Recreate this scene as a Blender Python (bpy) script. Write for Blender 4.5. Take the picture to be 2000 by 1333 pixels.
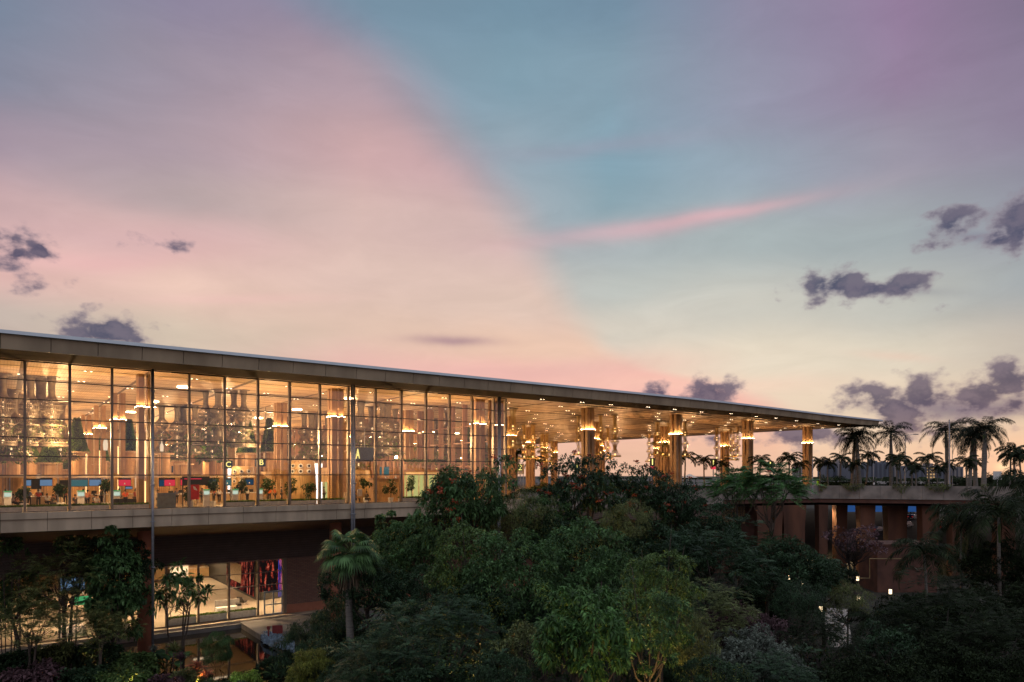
import bpy, bmesh, math, random
import numpy as np
from mathutils import Vector, Matrix
for o in list(bpy.data.objects): bpy.data.objects.remove(o)
S = bpy.context.scene
COL = S.collection
R = math.radians
EYE = 16.0; F = 1360.0; CX = 1000.0; HY = 925.0
CU, SU = 0.592, 0.8059            # forward = (CU, SU), right = (SU, -CU)
def at(x, Z):
    X = (x-CX)/F*Z
    return (SU*X+CU*Z, -CU*X+SU*Z)
def hz(y, Z): return EYE+(HY-y)/F*Z

# ---------------- camera ----------------
cd = bpy.data.cameras.new('camera'); cam = bpy.data.objects.new('camera', cd); COL.objects.link(cam)
cam.location = (0, 0, EYE)
cam.rotation_euler = (R(90), 0, math.atan2(SU, CU)-R(90))
cd.sensor_width = 36; cd.lens = 36*F/2000; cd.shift_y = (HY-666.5)/2000
cd.clip_start = 0.5; cd.clip_end = 6000
S.camera = cam

# ---------------- world: dusk sky by direction ----------------
W = bpy.data.worlds.new('World'); S.world = W; W.use_nodes = True
nt = W.node_tree; nt.nodes.clear()
def lin(c): return tuple(((v/255)/12.92 if v/255 < .04045 else ((v/255+.055)/1.055)**2.4) for v in c[:3])
def N(t, **k):
    n = nt.nodes.new(t)
    for a, b in k.items(): setattr(n, a, b)
    return n
def setin(s, v):
    if isinstance(v, bpy.types.NodeSocket): nt.links.new(v, s)
    else: s.default_value = v
def m(op, a, b=0.0, c=None):
    n = N('ShaderNodeMath', operation=op); setin(n.inputs[0], a); setin(n.inputs[1], b)
    if c is not None: setin(n.inputs[2], c)
    return n.outputs[0]
def vm(op, a, b=(0, 0, 0)):
    n = N('ShaderNodeVectorMath', operation=op); setin(n.inputs[0], a)
    if len(n.inputs) > 1: setin(n.inputs[1], b)
    return n
def mr(v, a, b, c=0.0, d=1.0, st=True):
    n = N('ShaderNodeMapRange'); n.interpolation_type = 'SMOOTHSTEP' if st else 'LINEAR'; n.clamp = True
    for i, q in enumerate((v, a, b, c, d)): setin(n.inputs[i], q)
    return n.outputs[0]
def mixc(f, a, b):
    n = N('ShaderNodeMix', data_type='RGBA'); setin(n.inputs[0], f); setin(n.inputs[6], a); setin(n.inputs[7], b)
    return n.outputs[2]
tc = N('ShaderNodeTexCoord'); D = tc.outputs['Generated']
dr = vm('DOT_PRODUCT', D, (SU, -CU, 0)).outputs['Value']; df = vm('DOT_PRODUCT', D, (CU, SU, 0)).outputs['Value']
sep = N('ShaderNodeSeparateXYZ'); nt.links.new(D, sep.inputs[0])
az0 = m('MULTIPLY', m('ARCTAN2', dr, df), 57.2958)
el0 = m('MULTIPLY', m('ARCSINE', sep.outputs[2]), 57.2958)
def AE(x, y): return (math.degrees(math.atan((x-CX)/F)), math.degrees(math.atan((HY-y)/math.hypot(F, x-CX))))
nz = N('ShaderNodeTexNoise'); nz.inputs['Scale'].default_value = 3.2; nz.inputs['Detail'].default_value = 4
nt.links.new(D, nz.inputs['Vector'])
ns = N('ShaderNodeSeparateColor'); nt.links.new(nz.outputs['Color'], ns.inputs[0])
az = m('ADD', az0, m('MULTIPLY', m('SUBTRACT', ns.outputs[0], .5), 5.0))
el = m('ADD', el0, m('MULTIPLY', m('SUBTRACT', ns.outputs[1], .5), 3.0))
def ramp(x, pts):
    n = N('ShaderNodeValToRGB'); cr = n.color_ramp; cr.interpolation = 'EASE'
    pts = sorted((max(0., min(1., AE(x, y)[1]/60)), c) for y, c in pts)
    cr.elements[0].position, cr.elements[0].color = pts[0][0], (*lin(pts[0][1]), 1)
    cr.elements[1].position, cr.elements[1].color = pts[-1][0], (*lin(pts[-1][1]), 1)
    for p, c in pts[1:-1]:
        e = cr.elements.new(p); e.color = (*lin(c), 1)
    nt.links.new(m('DIVIDE', el, 60), n.inputs[0]); return n.outputs[0]
def layer(cols):
    out = None
    for i, (x, pts) in enumerate(cols):
        c = ramp(x, pts)
        if out is None: out = c
        else: out = mixc(mr(az, AE(cols[i-1][0], 900)[0], AE(x, 900)[0], st=False), out, c)
    return out
TOP = (185, 196, 215)
ray = layer([
 (0, [(-700, TOP), (0, (107, 124, 150)), (150, (123, 129, 153)), (280, (159, 139, 157)), (400, (195, 155, 157)), (500, (217, 165, 159)), (545, (214, 163, 154)), (620, (192, 171, 157)), (700, (190, 164, 151)), (920, (176, 140, 113))]),
 (350, [(-700, TOP), (0, (132, 122, 152)), (150, (153, 138, 157)), (300, (168, 145, 157)), (400, (180, 156, 157)), (480, (213, 165, 157)), (560, (227, 182, 162)), (650, (205, 182, 157)), (920, (196, 150, 113))]),
 (700, [(-700, TOP), (0, (136, 126, 155)), (150, (174, 146, 159)), (300, (201, 155, 156)), (430, (208, 170, 161)), (550, (217, 179, 164)), (650, (215, 177, 154)), (720, (224, 166, 151)), (920, (220, 164, 123))]),
 (1000, [(-700, TOP), (0, (150, 135, 160)), (300, (192, 150, 156)), (450, (205, 169, 164)), (600, (217, 183, 164)), (680, (231, 183, 152)), (740, (238, 164, 147)), (920, (230, 170, 129))])])
base = layer([
 (700, [(-700, TOP), (0, (101, 135, 159)), (200, (122, 147, 167)), (400, (150, 160, 170)), (920, (220, 170, 130))]),
 (1000, [(-700, TOP), (0, (95, 135, 159)), (150, (111, 149, 169)), (300, (137, 159, 174)), (430, (156, 166, 175)), (550, (185, 184, 180)), (650, (213, 190, 170)), (730, (237, 182, 152)), (920, (228, 172, 130))]),
 (1200, [(-700, TOP), (0, (97, 133, 159)), (150, (114, 147, 167)), (300, (117, 155, 174)), (400, (127, 160, 174)), (480, (163, 174, 178)), (560, (181, 186, 180)), (650, (209, 198, 180)), (720, (231, 190, 162)), (760, (234, 184, 155)), (920, (228, 178, 138))]),
 (1450, [(-700, TOP), (0, (130, 125, 155)), (200, (138, 141, 166)), (330, (137, 157, 174)), (480, (161, 175, 177)), (600, (199, 196, 183)), (700, (225, 209, 182)), (800, (232, 204, 172)), (920, (230, 182, 140))]),
 (1750, [(-700, TOP), (0, (140, 110, 150)), (150, (143, 118, 153)), (300, (147, 141, 161)), (450, (153, 165, 169)), (600, (183, 184, 175)), (700, (215, 202, 178)), (800, (224, 198, 164)), (920, (226, 178, 134))]),
 (2000, [(-700, TOP), (0, (122, 105, 137)), (200, (132, 116, 146)), (400, (138, 141, 157)), (550, (153, 162, 166)), (680, (191, 180, 165)), (800, (214, 188, 156)), (900, (234, 176, 124)), (922, (236, 170, 112))])])
fc = N('ShaderNodeFloatCurve'); cv = fc.mapping.curves[0]
edge = [(600, 0), (730, 110), (850, 255), (935, 345), (1010, 445), (1068, 540), (1125, 630), (1200, 700), (1500, 800)]
ep = sorted((AE(x, y)[1]/60, (AE(x, y)[0]+60)/120) for x, y in edge)
ep = [(0, ep[0][1])]+ep+[(1, .1)]
cv.points[0].location = ep[0]; cv.points[1].location = ep[-1]
for p in ep[1:-1]: cv.points.new(*p)
fc.mapping.update()
setin(fc.inputs['Value'], m('DIVIDE', el0, 60))
eaz = m('SUBTRACT', m('MULTIPLY', fc.outputs[0], 120), 60)
dd = m('SUBTRACT', az, eaz)
soft = mr(el0, 11, 32, 1.8, 6.0, False)
mask = mr(m('DIVIDE', dd, soft), -1.0, 1.0, 1.0, 0.0)
sky = mixc(mask, base, ray)
PV = N('ShaderNodeCombineXYZ'); setin(PV.inputs[0], az0); setin(PV.inputs[1], el0)
nw = N('ShaderNodeTexNoise'); nw.inputs['Scale'].default_value = 6; nw.inputs['Detail'].default_value = 5; nt.links.new(D, nw.inputs['Vector'])
def streak(sky, x0, y0, x1, y1, half, col, amt, warp=3.0):
    (a0, e0), (a1, e1) = AE(x0, y0), AE(x1, y1)
    ang = math.atan2(e1-e0, a1-a0); L = math.hypot(a1-a0, e1-e0)/2
    d = vm('SUBTRACT', PV.outputs[0], ((a0+a1)/2, (e0+e1)/2, 0)).outputs[0]
    al = vm('DOT_PRODUCT', d, (math.cos(ang)/L, math.sin(ang)/L, 0)).outputs['Value']
    ac = vm('DOT_PRODUCT', d, (-math.sin(ang)/half, math.cos(ang)/half, 0)).outputs['Value']
    ac = m('ADD', ac, m('MULTIPLY', m('SUBTRACT', nw.outputs[0], .5), warp))
    r = m('ADD', m('POWER', m('ABSOLUTE', al), 2.0), m('POWER', m('ABSOLUTE', ac), 2.0))
    f = m('MULTIPLY', m('EXPONENT', m('MULTIPLY', r, -1.6)), amt)
    return mixc(f, sky, (*lin(col), 1))
sky = streak(sky, 960, 478, 1640, 372, .85, (218, 158, 168), .6, 1.8)
sky = streak(sky, 1250, 440, 1600, 385, .45, (228, 158, 164), .4, 2)
sky = streak(sky, 780, 660, 985, 668, .5, (165, 120, 135), .75, 3)
sky = streak(sky, 700, 740, 1350, 705, 1.1, (226, 160, 150), .6, 2.4)
sky = streak(sky, 1000, 745, 1660, 750, .9, (240, 178, 148), .5, 2)
sky = streak(sky, -60, 520, 400, 500, .9, (226, 160, 158), .6, 2)
sky = streak(sky, 200, 582, 690, 580, .45, (232, 178, 165), .6, 1)
sky = streak(sky, 0, 460, 600, 470, 1.4, (210, 160, 165), .4, 2)
sky = streak(sky, 1650, 690, 1850, 705, .4, (225, 185, 160), .5, 1)
sky = streak(sky, 1100, 330, 1340, 330, 2.6, (100, 150, 172), .35, 1)
sky = streak(sky, 900, 300, 1500, 240, .8, (150, 145, 168), .4, 2)
sky = streak(sky, 1940, 913, 1975, 910, .35, (255, 214, 140), .8, .5)
sky = streak(sky, 1670, 800, 2120, 776, .95, (92, 94, 124), .85, 5)
sky = streak(sky, 1560, 560, 1860, 572, .42, (110, 112, 136), .6, 4)
sky = streak(sky, 1840, 452, 2060, 474, .5, (110, 112, 138), .55, 4)
# small cumulus, dark against the afterglow
cn = N('ShaderNodeTexNoise'); cn.inputs['Scale'].default_value = 30; cn.inputs['Detail'].default_value = 8; cn.inputs['Roughness'].default_value = .56
sc = vm('MULTIPLY', D, (1, 1, 1.5)).outputs[0]; nt.links.new(sc, cn.inputs['Vector'])
cn2 = N('ShaderNodeTexNoise'); cn2.inputs['Scale'].default_value = 15; cn2.inputs['Detail'].default_value = 4; nt.links.new(sc, cn2.inputs['Vector'])
blobs = [(1850, 800, 130, 26, 1), (1750, 802, 100, 30, 1), (1925, 772, 90, 36, 1), (1950, 470, 60, 16, .9), (1905, 462, 70, 14, .85), (10, 475, 55, 38, 1), (35, 497, 45, 22, 1), (78, 487, 42, 26, 1), (85, 562, 66, 20, .85), (325, 481, 62, 16, .72), (200, 650, 80, 34, 1), (270, 664, 70, 16, .75), (430, 686, 40, 8, .5),
 (1625, 557, 80, 27, 1), (1690, 566, 80, 15, 1), (1765, 554, 58, 26, 1), (1842, 598, 24, 14, .7), (1990, 440, 40, 52, 1), (1940, 458, 55, 26, .85), (1860, 445, 60, 42, .95), (1840, 498, 28, 20, .4), (1690, 262, 38, 20, .5), (1750, 338, 22, 12, .3),
 (1288, 766, 34, 20, 1), (1385, 768, 52, 30, 1), (1335, 775, 30, 12, .8), (1700, 790, 66, 42, .95), (1810, 785, 85, 42, 1), (1900, 790, 70, 32, 1), (1975, 745, 62, 38, 1), (1985, 790, 80, 34, 1), (1780, 832, 55, 26, .8), (1620, 800, 50, 18, .5), (1650, 858, 40, 14, .5),
 (1575, 853, 70, 28, 1), (1510, 862, 40, 14, .7), (1385, 856, 50, 13, .8), (1220, 882, 16, 14, .5), (825, 490, 24, 14, .42), (1880, 560, 30, 12, .35), (1930, 890, 40, 10, .4), (0, 310, 16, 18, .5), (590, 688, 30, 8, .3)]
fld = None
for x, y, rx, ry, s in blobs:
    a, e = AE(x, y); k = math.degrees(1/F)*(1/(1+((x-CX)/F)**2))
    ra, re = rx*k*1.35, ry*k*1.45*math.sqrt(1+((x-CX)/F)**2)
    dv = vm('LENGTH', vm('MULTIPLY', vm('SUBTRACT', PV.outputs[0], (a, e, 0)).outputs[0], (1/ra, 1/re, 0)).outputs[0]).outputs['Value']
    v = m('MULTIPLY', m('SUBTRACT', 1.56, dv), s)
    fld = v if fld is None else m('MAXIMUM', fld, v)
cnoi = m('ADD', m('MULTIPLY', cn.outputs[0], 1.5), m('MULTIPLY', cn2.outputs[0], .7))
cl = m('SUBTRACT', fld, m('MULTIPLY', m('SUBTRACT', cnoi, .35), 1.45))
cden = mr(cl, -.44, .28, 0.0, .92)
ccol = mixc(m('MULTIPLY', mr(cl, -.2, .3), mr(cn.outputs[0], .34, .56, .6, 1.0)), (*lin((138, 120, 136)), 1), (*lin((48, 58, 96)), 1))
wsp = N('ShaderNodeTexNoise'); wsp.inputs['Scale'].default_value = 7; wsp.inputs['Detail'].default_value = 6; wsp.inputs['Roughness'].default_value = .6; wsp.inputs['Distortion'].default_value = .6
nt.links.new(vm('MULTIPLY', D, (1, 1, 3.2)).outputs[0], wsp.inputs['Vector'])
gain = mr(wsp.outputs[0], .25, .75, .93, 1.07, False)
gv = N('ShaderNodeVectorMath', operation='SCALE'); nt.links.new(sky, gv.inputs[0]); nt.links.new(gain, gv.inputs['Scale']); sky = gv.outputs[0]
sky = mixc(cden, sky, ccol)
# behind the camera and overhead: plain dusk blue-mauve
back = mr(m('ABSOLUTE', az0), 48, 85)
bk = mixc(mr(nz.outputs[0], .38, .62), (*lin((140, 150, 172)), 1), (*lin((206, 158, 152)), 1))
sky = mixc(back, sky, mixc(mr(el0, 0, 50), bk, (*lin((196, 204, 222)), 1)))
sky = mixc(mr(el0, -3, 0, 1, 0, False), sky, (.02, .02, .022, 1))
nis = N('ShaderNodeTexSky', sky_type='NISHITA'); nis.sun_disc = False
SAZ = R(90)-math.atan2(SU, CU)+R(36)      # compass bearing of the afterglow
nis.sun_elevation = R(1.0); nis.sun_rotation = SAZ
b1 = N('ShaderNodeBackground'); b2 = N('ShaderNodeBackground'); ad = N('ShaderNodeAddShader'); wo = N('ShaderNodeOutputWorld')
nt.links.new(nis.outputs[0], b1.inputs[0]); b1.inputs[1].default_value = .004
hs = N('ShaderNodeHueSaturation'); hs.inputs['Saturation'].default_value = .79; hs.inputs['Value'].default_value = 1.07; nt.links.new(sky, hs.inputs['Color']); nt.links.new(hs.outputs[0], b2.inputs[0]); b2.inputs[1].default_value = 1.0
nt.links.new(b1.outputs[0], ad.inputs[0]); nt.links.new(b2.outputs[0], ad.inputs[1]); nt.links.new(ad.outputs[0], wo.inputs[0])
W.cycles.sampling_method = 'MANUAL'; W.cycles.sample_map_resolution = 512
sl = bpy.data.lights.new('sun', 'SUN'); sl.energy = .25; sl.angle = R(12); sl.color = (1, .78, .68)
so = bpy.data.objects.new('sun', sl); COL.objects.link(so)
sd = Vector((math.sin(SAZ)*math.cos(R(5)), math.cos(SAZ)*math.cos(R(5)), math.sin(R(5))))
so.rotation_euler = sd.to_track_quat('Z', 'Y').to_euler(); so.location = (0, 0, 60)
vs = S.view_settings; vs.view_transform = 'Standard'; vs.look = 'None'; vs.exposure = 0; vs.gamma = 1
S.render.engine = 'CYCLES'
S.cycles.transparent_max_bounces = 14; S.cycles.max_bounces = 7; S.cycles.diffuse_bounces = 3; S.cycles.glossy_bounces = 3
S.cycles.sample_clamp_indirect = 3.0

# ---------------- materials ----------------
def mat(name, col, rough=.6, metal=0., var=.12, scale=3., bump=0., bscale=40., emit=None, es=0., spec=.5, island=0., stretch=(1, 1, 1), col2=None):
    M_ = bpy.data.materials.new(name); M_.use_nodes = True; t = M_.node_tree; b = t.nodes['Principled BSDF']
    b.inputs['Roughness'].default_value = rough; b.inputs['Metallic'].default_value = metal; b.inputs['Specular IOR Level'].default_value = spec
    tcx = t.nodes.new('ShaderNodeTexCoord'); mp = t.nodes.new('ShaderNodeMapping'); mp.inputs['Scale'].default_value = stretch
    t.links.new(tcx.outputs['Object'], mp.inputs[0])
    n = t.nodes.new('ShaderNodeTexNoise'); n.inputs['Scale'].default_value = scale; n.inputs['Detail'].default_value = 5; t.links.new(mp.outputs[0], n.inputs[0])
    cr = t.nodes.new('ShaderNodeValToRGB'); c2 = col2 or tuple(c*(1-2*var) for c in col)
    cr.color_ramp.elements[0].color = (*c2, 1); cr.color_ramp.elements[1].color = (*[min(1, c*(1+var)) for c in col], 1)
    cr.color_ramp.elements[0].position = .3; cr.color_ramp.elements[1].position = .68
    t.links.new(n.outputs[0], cr.inputs[0]); out = cr.outputs[0]
    if island:
        g = t.nodes.new('ShaderNodeNewGeometry'); mrr = t.nodes.new('ShaderNodeMapRange'); mrr.inputs[3].default_value = 1-island; mrr.inputs[4].default_value = 1+island
        t.links.new(g.outputs['Random Per Island'], mrr.inputs[0])
        mx = t.nodes.new('ShaderNodeVectorMath'); mx.operation = 'SCALE'; t.links.new(out, mx.inputs[0]); t.links.new(mrr.outputs[0], mx.inputs['Scale']); out = mx.outputs[0]
    t.links.new(out, b.inputs['Base Color'])
    if bump:
        n2 = t.nodes.new('ShaderNodeTexNoise'); n2.inputs['Scale'].default_value = bscale; n2.inputs['Detail'].default_value = 4; t.links.new(mp.outputs[0], n2.inputs[0])
        bp = t.nodes.new('ShaderNodeBump'); bp.inputs['Strength'].default_value = bump; bp.inputs['Distance'].default_value = .02
        t.links.new(n2.outputs[0], bp.inputs['Height']); t.links.new(bp.outputs[0], b.inputs['Normal'])
    if emit:
        b.inputs['Emission Color'].default_value = (*emit, 1); b.inputs['Emission Strength'].default_value = es
    return M_
def leafmat(name, col, isl=.5, tr=.25):
    M_ = mat(name, col, rough=.5, var=.35, scale=.9, island=isl, spec=.22 if sum(col) > .12 else .06)
    t = M_.node_tree; b = t.nodes['Principled BSDF']; src = b.inputs['Base Color'].links[0].from_socket
    tl = t.nodes.new('ShaderNodeBsdfTranslucent'); mx = t.nodes.new('ShaderNodeMixShader'); mx.inputs[0].default_value = tr
    t.links.new(src, tl.inputs[0]); t.links.new(b.outputs[0], mx.inputs[1]); t.links.new(tl.outputs[0], mx.inputs[2])
    t.links.new(mx.outputs[0], t.nodes['Material Output'].inputs[0]); return M_
def emitmat(name, col, s):
    M_ = bpy.data.materials.new(name); M_.use_nodes = True; t = M_.node_tree; t.nodes.clear()
    e = t.nodes.new('ShaderNodeEmission'); e.inputs[0].default_value = (*col, 1); e.inputs[1].default_value = s
    o = t.nodes.new('ShaderNodeOutputMaterial'); t.links.new(e.outputs[0], o.inputs[0]); return M_
def glassmat(name, tint, refl):
    M_ = bpy.data.materials.new(name); M_.use_nodes = True; t = M_.node_tree; t.nodes.clear()
    tr = t.nodes.new('ShaderNodeBsdfTransparent'); tr.inputs[0].default_value = (*tint, 1)
    gl = t.nodes.new('ShaderNodeBsdfGlossy'); gl.inputs['Roughness'].default_value = .01
    lw = t.nodes.new('ShaderNodeFresnel'); lw.inputs[0].default_value = 1.45
    ml = t.nodes.new('ShaderNodeMath'); ml.operation = 'MULTIPLY_ADD'; ml.inputs[1].default_value = 1.3; ml.inputs[2].default_value = refl
    t.links.new(lw.outputs[0], ml.inputs[0])
    mx = t.nodes.new('ShaderNodeMixShader'); t.links.new(ml.outputs[0], mx.inputs[0]); t.links.new(tr.outputs[0], mx.inputs[1]); t.links.new(gl.outputs[0], mx.inputs[2])
    o = t.nodes.new('ShaderNodeOutputMaterial'); t.links.new(mx.outputs[0], o.inputs[0]); return M_
def slatmat(name, col, col2, period, axis, rough=.5, dark=.35):
    """timber/bamboo slats: stripes of real slat colour with narrow dark joints"""
    M_ = mat(name, col, rough=rough, var=.18, scale=1.2); t = M_.node_tree; b = t.nodes['Principled BSDF']
    src = b.inputs['Base Color'].links[0].from_socket
    tcx = [n for n in t.nodes if n.type == 'TEX_COORD'][0]
    sp = t.nodes.new('ShaderNodeSeparateXYZ'); t.links.new(tcx.outputs['Object'], sp.inputs[0])
    if axis == 'XY':
        ad_ = t.nodes.new('ShaderNodeMath'); ad_.operation = 'ADD'; t.links.new(sp.outputs[0], ad_.inputs[0]); t.links.new(sp.outputs[1], ad_.inputs[1]); s_ = ad_.outputs[0]
    else: s_ = sp.outputs['XYZ'.index(axis)]
    d_ = t.nodes.new('ShaderNodeMath'); d_.operation = 'DIVIDE'; d_.inputs[1].default_value = period; t.links.new(s_, d_.inputs[0])
    f_ = t.nodes.new('ShaderNodeMath'); f_.operation = 'FRACT'; t.links.new(d_.outputs[0], f_.inputs[0])
    g_ = t.nodes.new('ShaderNodeMath'); g_.operation = 'LESS_THAN'; g_.inputs[1].default_value = .16; t.links.new(f_.outputs[0], g_.inputs[0])
    fl = t.nodes.new('ShaderNodeMath'); fl.operation = 'FLOOR'; t.links.new(d_.outputs[0], fl.inputs[0])
    wn = t.nodes.new('ShaderNodeTexWhiteNoise'); wn.noise_dimensions = '1D'; t.links.new(fl.outputs[0], wn.inputs['W'])
    m1 = t.nodes.new('ShaderNodeMix'); m1.data_type = 'RGBA'; t.links.new(wn.outputs[0], m1.inputs[0]); t.links.new(src, m1.inputs[6]); m1.inputs[7].default_value = (*col2, 1)
    m2 = t.nodes.new('ShaderNodeMix'); m2.data_type = 'RGBA'; t.links.new(g_.outputs[0], m2.inputs[0]); t.links.new(m1.outputs[2], m2.inputs[6]); m2.inputs[7].default_value = (*[c*dark for c in col2], 1)
    t.links.new(m2.outputs[2], b.inputs['Base Color']); return M_
MT = {}
MT['fascia'] = mat('fascia metal', (.38, .31, .21), .5, .1, .16, .5, stretch=(1, 1, .35))
MT['dark'] = mat('dark joint', (.035, .033, .03), .7)
MT['rooflip'] = mat('roof sheet', (.34, .355, .38), .4, .3, .05, .5)
MT['ceil'] = slatmat('bamboo ceiling', (.52, .36, .20), (.45, .30, .16), .22, 'X', .5, .65)
MT['ceilseam'] = mat('ceiling joint', (.10, .06, .035), .7)
MT['post'] = slatmat('bamboo column', (.50, .30, .14), (.40, .235, .105), .11, 'XY', .45, .45)
MT['mull'] = mat('bronze mullion', (.26, .21, .16), .4, .5, .06, 2)
MT['mullbrown'] = mat('brown entrance frame', (.30, .17, .11), .45, .2, .08, 2)
MT['trans'] = mat('dark transom', (.07, .06, .055), .4, .4)
MT['steel'] = mat('galvanised pipe', (.34, .36, .40), .35, .6, .08, 4)
MT['glass'] = glassmat('facade glass', (.90, .85, .82), .075)
MT['glass2'] = glassmat('inner glass', (.94, .93, .92), .02)
MT['floor'] = mat('polished stone floor', (.42, .36, .28), .18, 0, .08, .4)
MT['conc'] = mat('precast panel', (.46, .37, .26), .65, 0, .18, .7, .15, 30, stretch=(1, 1, .25))
MT['conc2'] = mat('viaduct panel', (.25, .22, .195), .7, 0, .22, .6, .2, 20)
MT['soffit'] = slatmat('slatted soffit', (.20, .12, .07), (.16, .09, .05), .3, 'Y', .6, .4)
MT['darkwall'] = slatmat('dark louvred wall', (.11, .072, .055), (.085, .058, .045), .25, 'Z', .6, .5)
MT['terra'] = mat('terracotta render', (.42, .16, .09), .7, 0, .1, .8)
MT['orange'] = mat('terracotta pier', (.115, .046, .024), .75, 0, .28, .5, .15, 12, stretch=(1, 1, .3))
MT['white'] = mat('white paint', (.75, .74, .70), .4)
MT['cream'] = mat('cream wall', (.55, .44, .30), .6)
MT['wood'] = slatmat('light timber', (.50, .34, .16), (.42, .27, .12), .16, 'XY', .45, .6)
MT['woodp'] = mat('pale timber', (.55, .38, .22), .5, 0, .15, 2, stretch=(1, 1, .2))
MT['black'] = mat('black plastic', (.02, .02, .022), .35)
MT['navy'] = mat('navy sign box', (.018, .032, .055), .85, spec=.1)
MT['red'] = mat('red panel', (.5, .02, .02), .4)
MT['redpaint'] = mat('dark red paint', (.24, .035, .03), .5)
MT['grey'] = mat('grey fabric', (.22, .21, .20), .8)
MT['bluegrey'] = mat('blue grey board', (.17, .22, .26), .6)
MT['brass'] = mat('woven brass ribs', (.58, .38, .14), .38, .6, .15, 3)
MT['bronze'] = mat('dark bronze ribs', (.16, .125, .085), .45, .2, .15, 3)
MT['lampw'] = emitmat('warm lamp', (1, .68, .38), 60)
MT['lampcol'] = emitmat('column uplight', (1, .62, .30), 2.4E2)
MT['slot'] = emitmat('column light strip', (1, .56, .22), 3.0)
MT['dot'] = emitmat('downlight', (1, .80, .55), 16)
MT['glow'] = emitmat('chandelier bulb', (1, .62, .22), 2.6)
MT['whiteglow'] = emitmat('white light panel', (1, .93, .88), 2.6)
MT['yellow'] = emitmat('yellow letter', (1, .86, .25), 1.4)
MT['bollard'] = emitmat('garden lantern', (1, .75, .45), 3.5)
MT['scrblue'] = emitmat('blue screen', (.22, .38, .62), .65)
MT['scrcyan'] = emitmat('cyan screen', (.10, .26, .28), .6)
MT['scrred'] = emitmat('red screen', (.85, .05, .09), .9)
MT['scrnavy'] = emitmat('navy screen', (.02, .07, .14), .8)
MT['scrwhite'] = emitmat('white screen', (.7, .9, .75), .9)
MT['scrgreen'] = emitmat('green screen bar', (.1, .55, .2), .7)
MT['blueled'] = emitmat('blue light strip', (.12, .12, .9), .4)
MT['yg'] = emitmat('lit lime vestibule', (.78, .80, .30), .75)
MT['car_w'] = mat('white car paint', (.62, .60, .56), .25, .1); MT['car_d'] = mat('dark car paint', (.03, .03, .045), .25, .2); MT['car_s'] = mat('silver car paint', (.35, .38, .42), .25, .4)
MT['tyre'] = mat('tyre', (.02, .02, .02), .8); MT['carglass'] = mat('car glass', (.03, .035, .04), .1)
MT['head'] = emitmat('headlight', (1, .95, .9), 2); MT['tail'] = emitmat('tail light', (.8, .03, .02), .8)
MT['bark'] = mat('grey brown bark', (.085, .065, .05), .85, 0, .25, 6, .5, 30, stretch=(1, 1, .3))
MT['barkdark'] = mat('dark bark', (.045, .035, .03), .85, 0, .25, 6, .4, 30)
MT['barkpale'] = mat('pale palm trunk', (.17, .155, .135), .8, 0, .2, 3, .4, 20, stretch=(.3, .3, 3))
LG = 2.0
for k, c in dict(g_mid=(.040, .080, .028), g_bright=(.052, .088, .026), g_dark=(.019, .038, .017), g_blue=(.050, .110, .036), g_olive=(.075, .090, .032), g_big=(.040, .088, .024), g_palm=(.058, .095, .034), g_royal=(.010, .013, .008), g_yel=(.09, .10, .018), g_lime=(.12, .20, .035), g_purple=(.070, .040, .045), g_grey=(.085, .10, .08), g_vdark=(.012, .018, .008), g_copper=(.30, .10, .055), g_in=(.065, .105, .026)).items(): MT[k] = leafmat(k, tuple(q*LG for q in c))  # g_vdark: the right-hand garden's weak light is put into the leaf colour
MT['flower'] = mat('scarlet flowers', (.38, .060, .018), .6, 0, .25, 2, island=.4)
MT['skirt'] = mat('dry palm skirt', (.16, .12, .075), .9, 0, .2, 3, island=.3)
# brick
def brickmat():
    M_ = bpy.data.materials.new('red brown brick'); M_.use_nodes = True; t = M_.node_tree; b = t.nodes['Principled BSDF']; b.inputs['Roughness'].default_value = .85
    tcx = t.nodes.new('ShaderNodeTexCoord'); sp = t.nodes.new('ShaderNodeSeparateXYZ'); cb = t.nodes.new('ShaderNodeCombineXYZ'); ad_ = t.nodes.new('ShaderNodeMath')
    t.links.new(tcx.outputs['Object'], sp.inputs[0]); t.links.new(sp.outputs[0], ad_.inputs[0]); t.links.new(sp.outputs[1], ad_.inputs[1])
    t.links.new(ad_.outputs[0], cb.inputs[0]); t.links.new(sp.outputs[2], cb.inputs[1])
    br = t.nodes.new('ShaderNodeTexBrick'); t.links.new(cb.outputs[0], br.inputs[0])
    br.inputs['Color1'].default_value = (.27, .15, .10, 1); br.inputs['Color2'].default_value = (.22, .11, .08, 1); br.inputs['Mortar'].default_value = (.10, .08, .07, 1)
    br.inputs['Scale'].default_value = 1; br.inputs['Brick Width'].default_value = .5; br.inputs['Row Height'].default_value = .16; br.inputs['Mortar Size'].default_value = .02
    t.links.new(br.outputs[0], b.inputs['Base Color']); return M_
MT['brick'] = brickmat()

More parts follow.
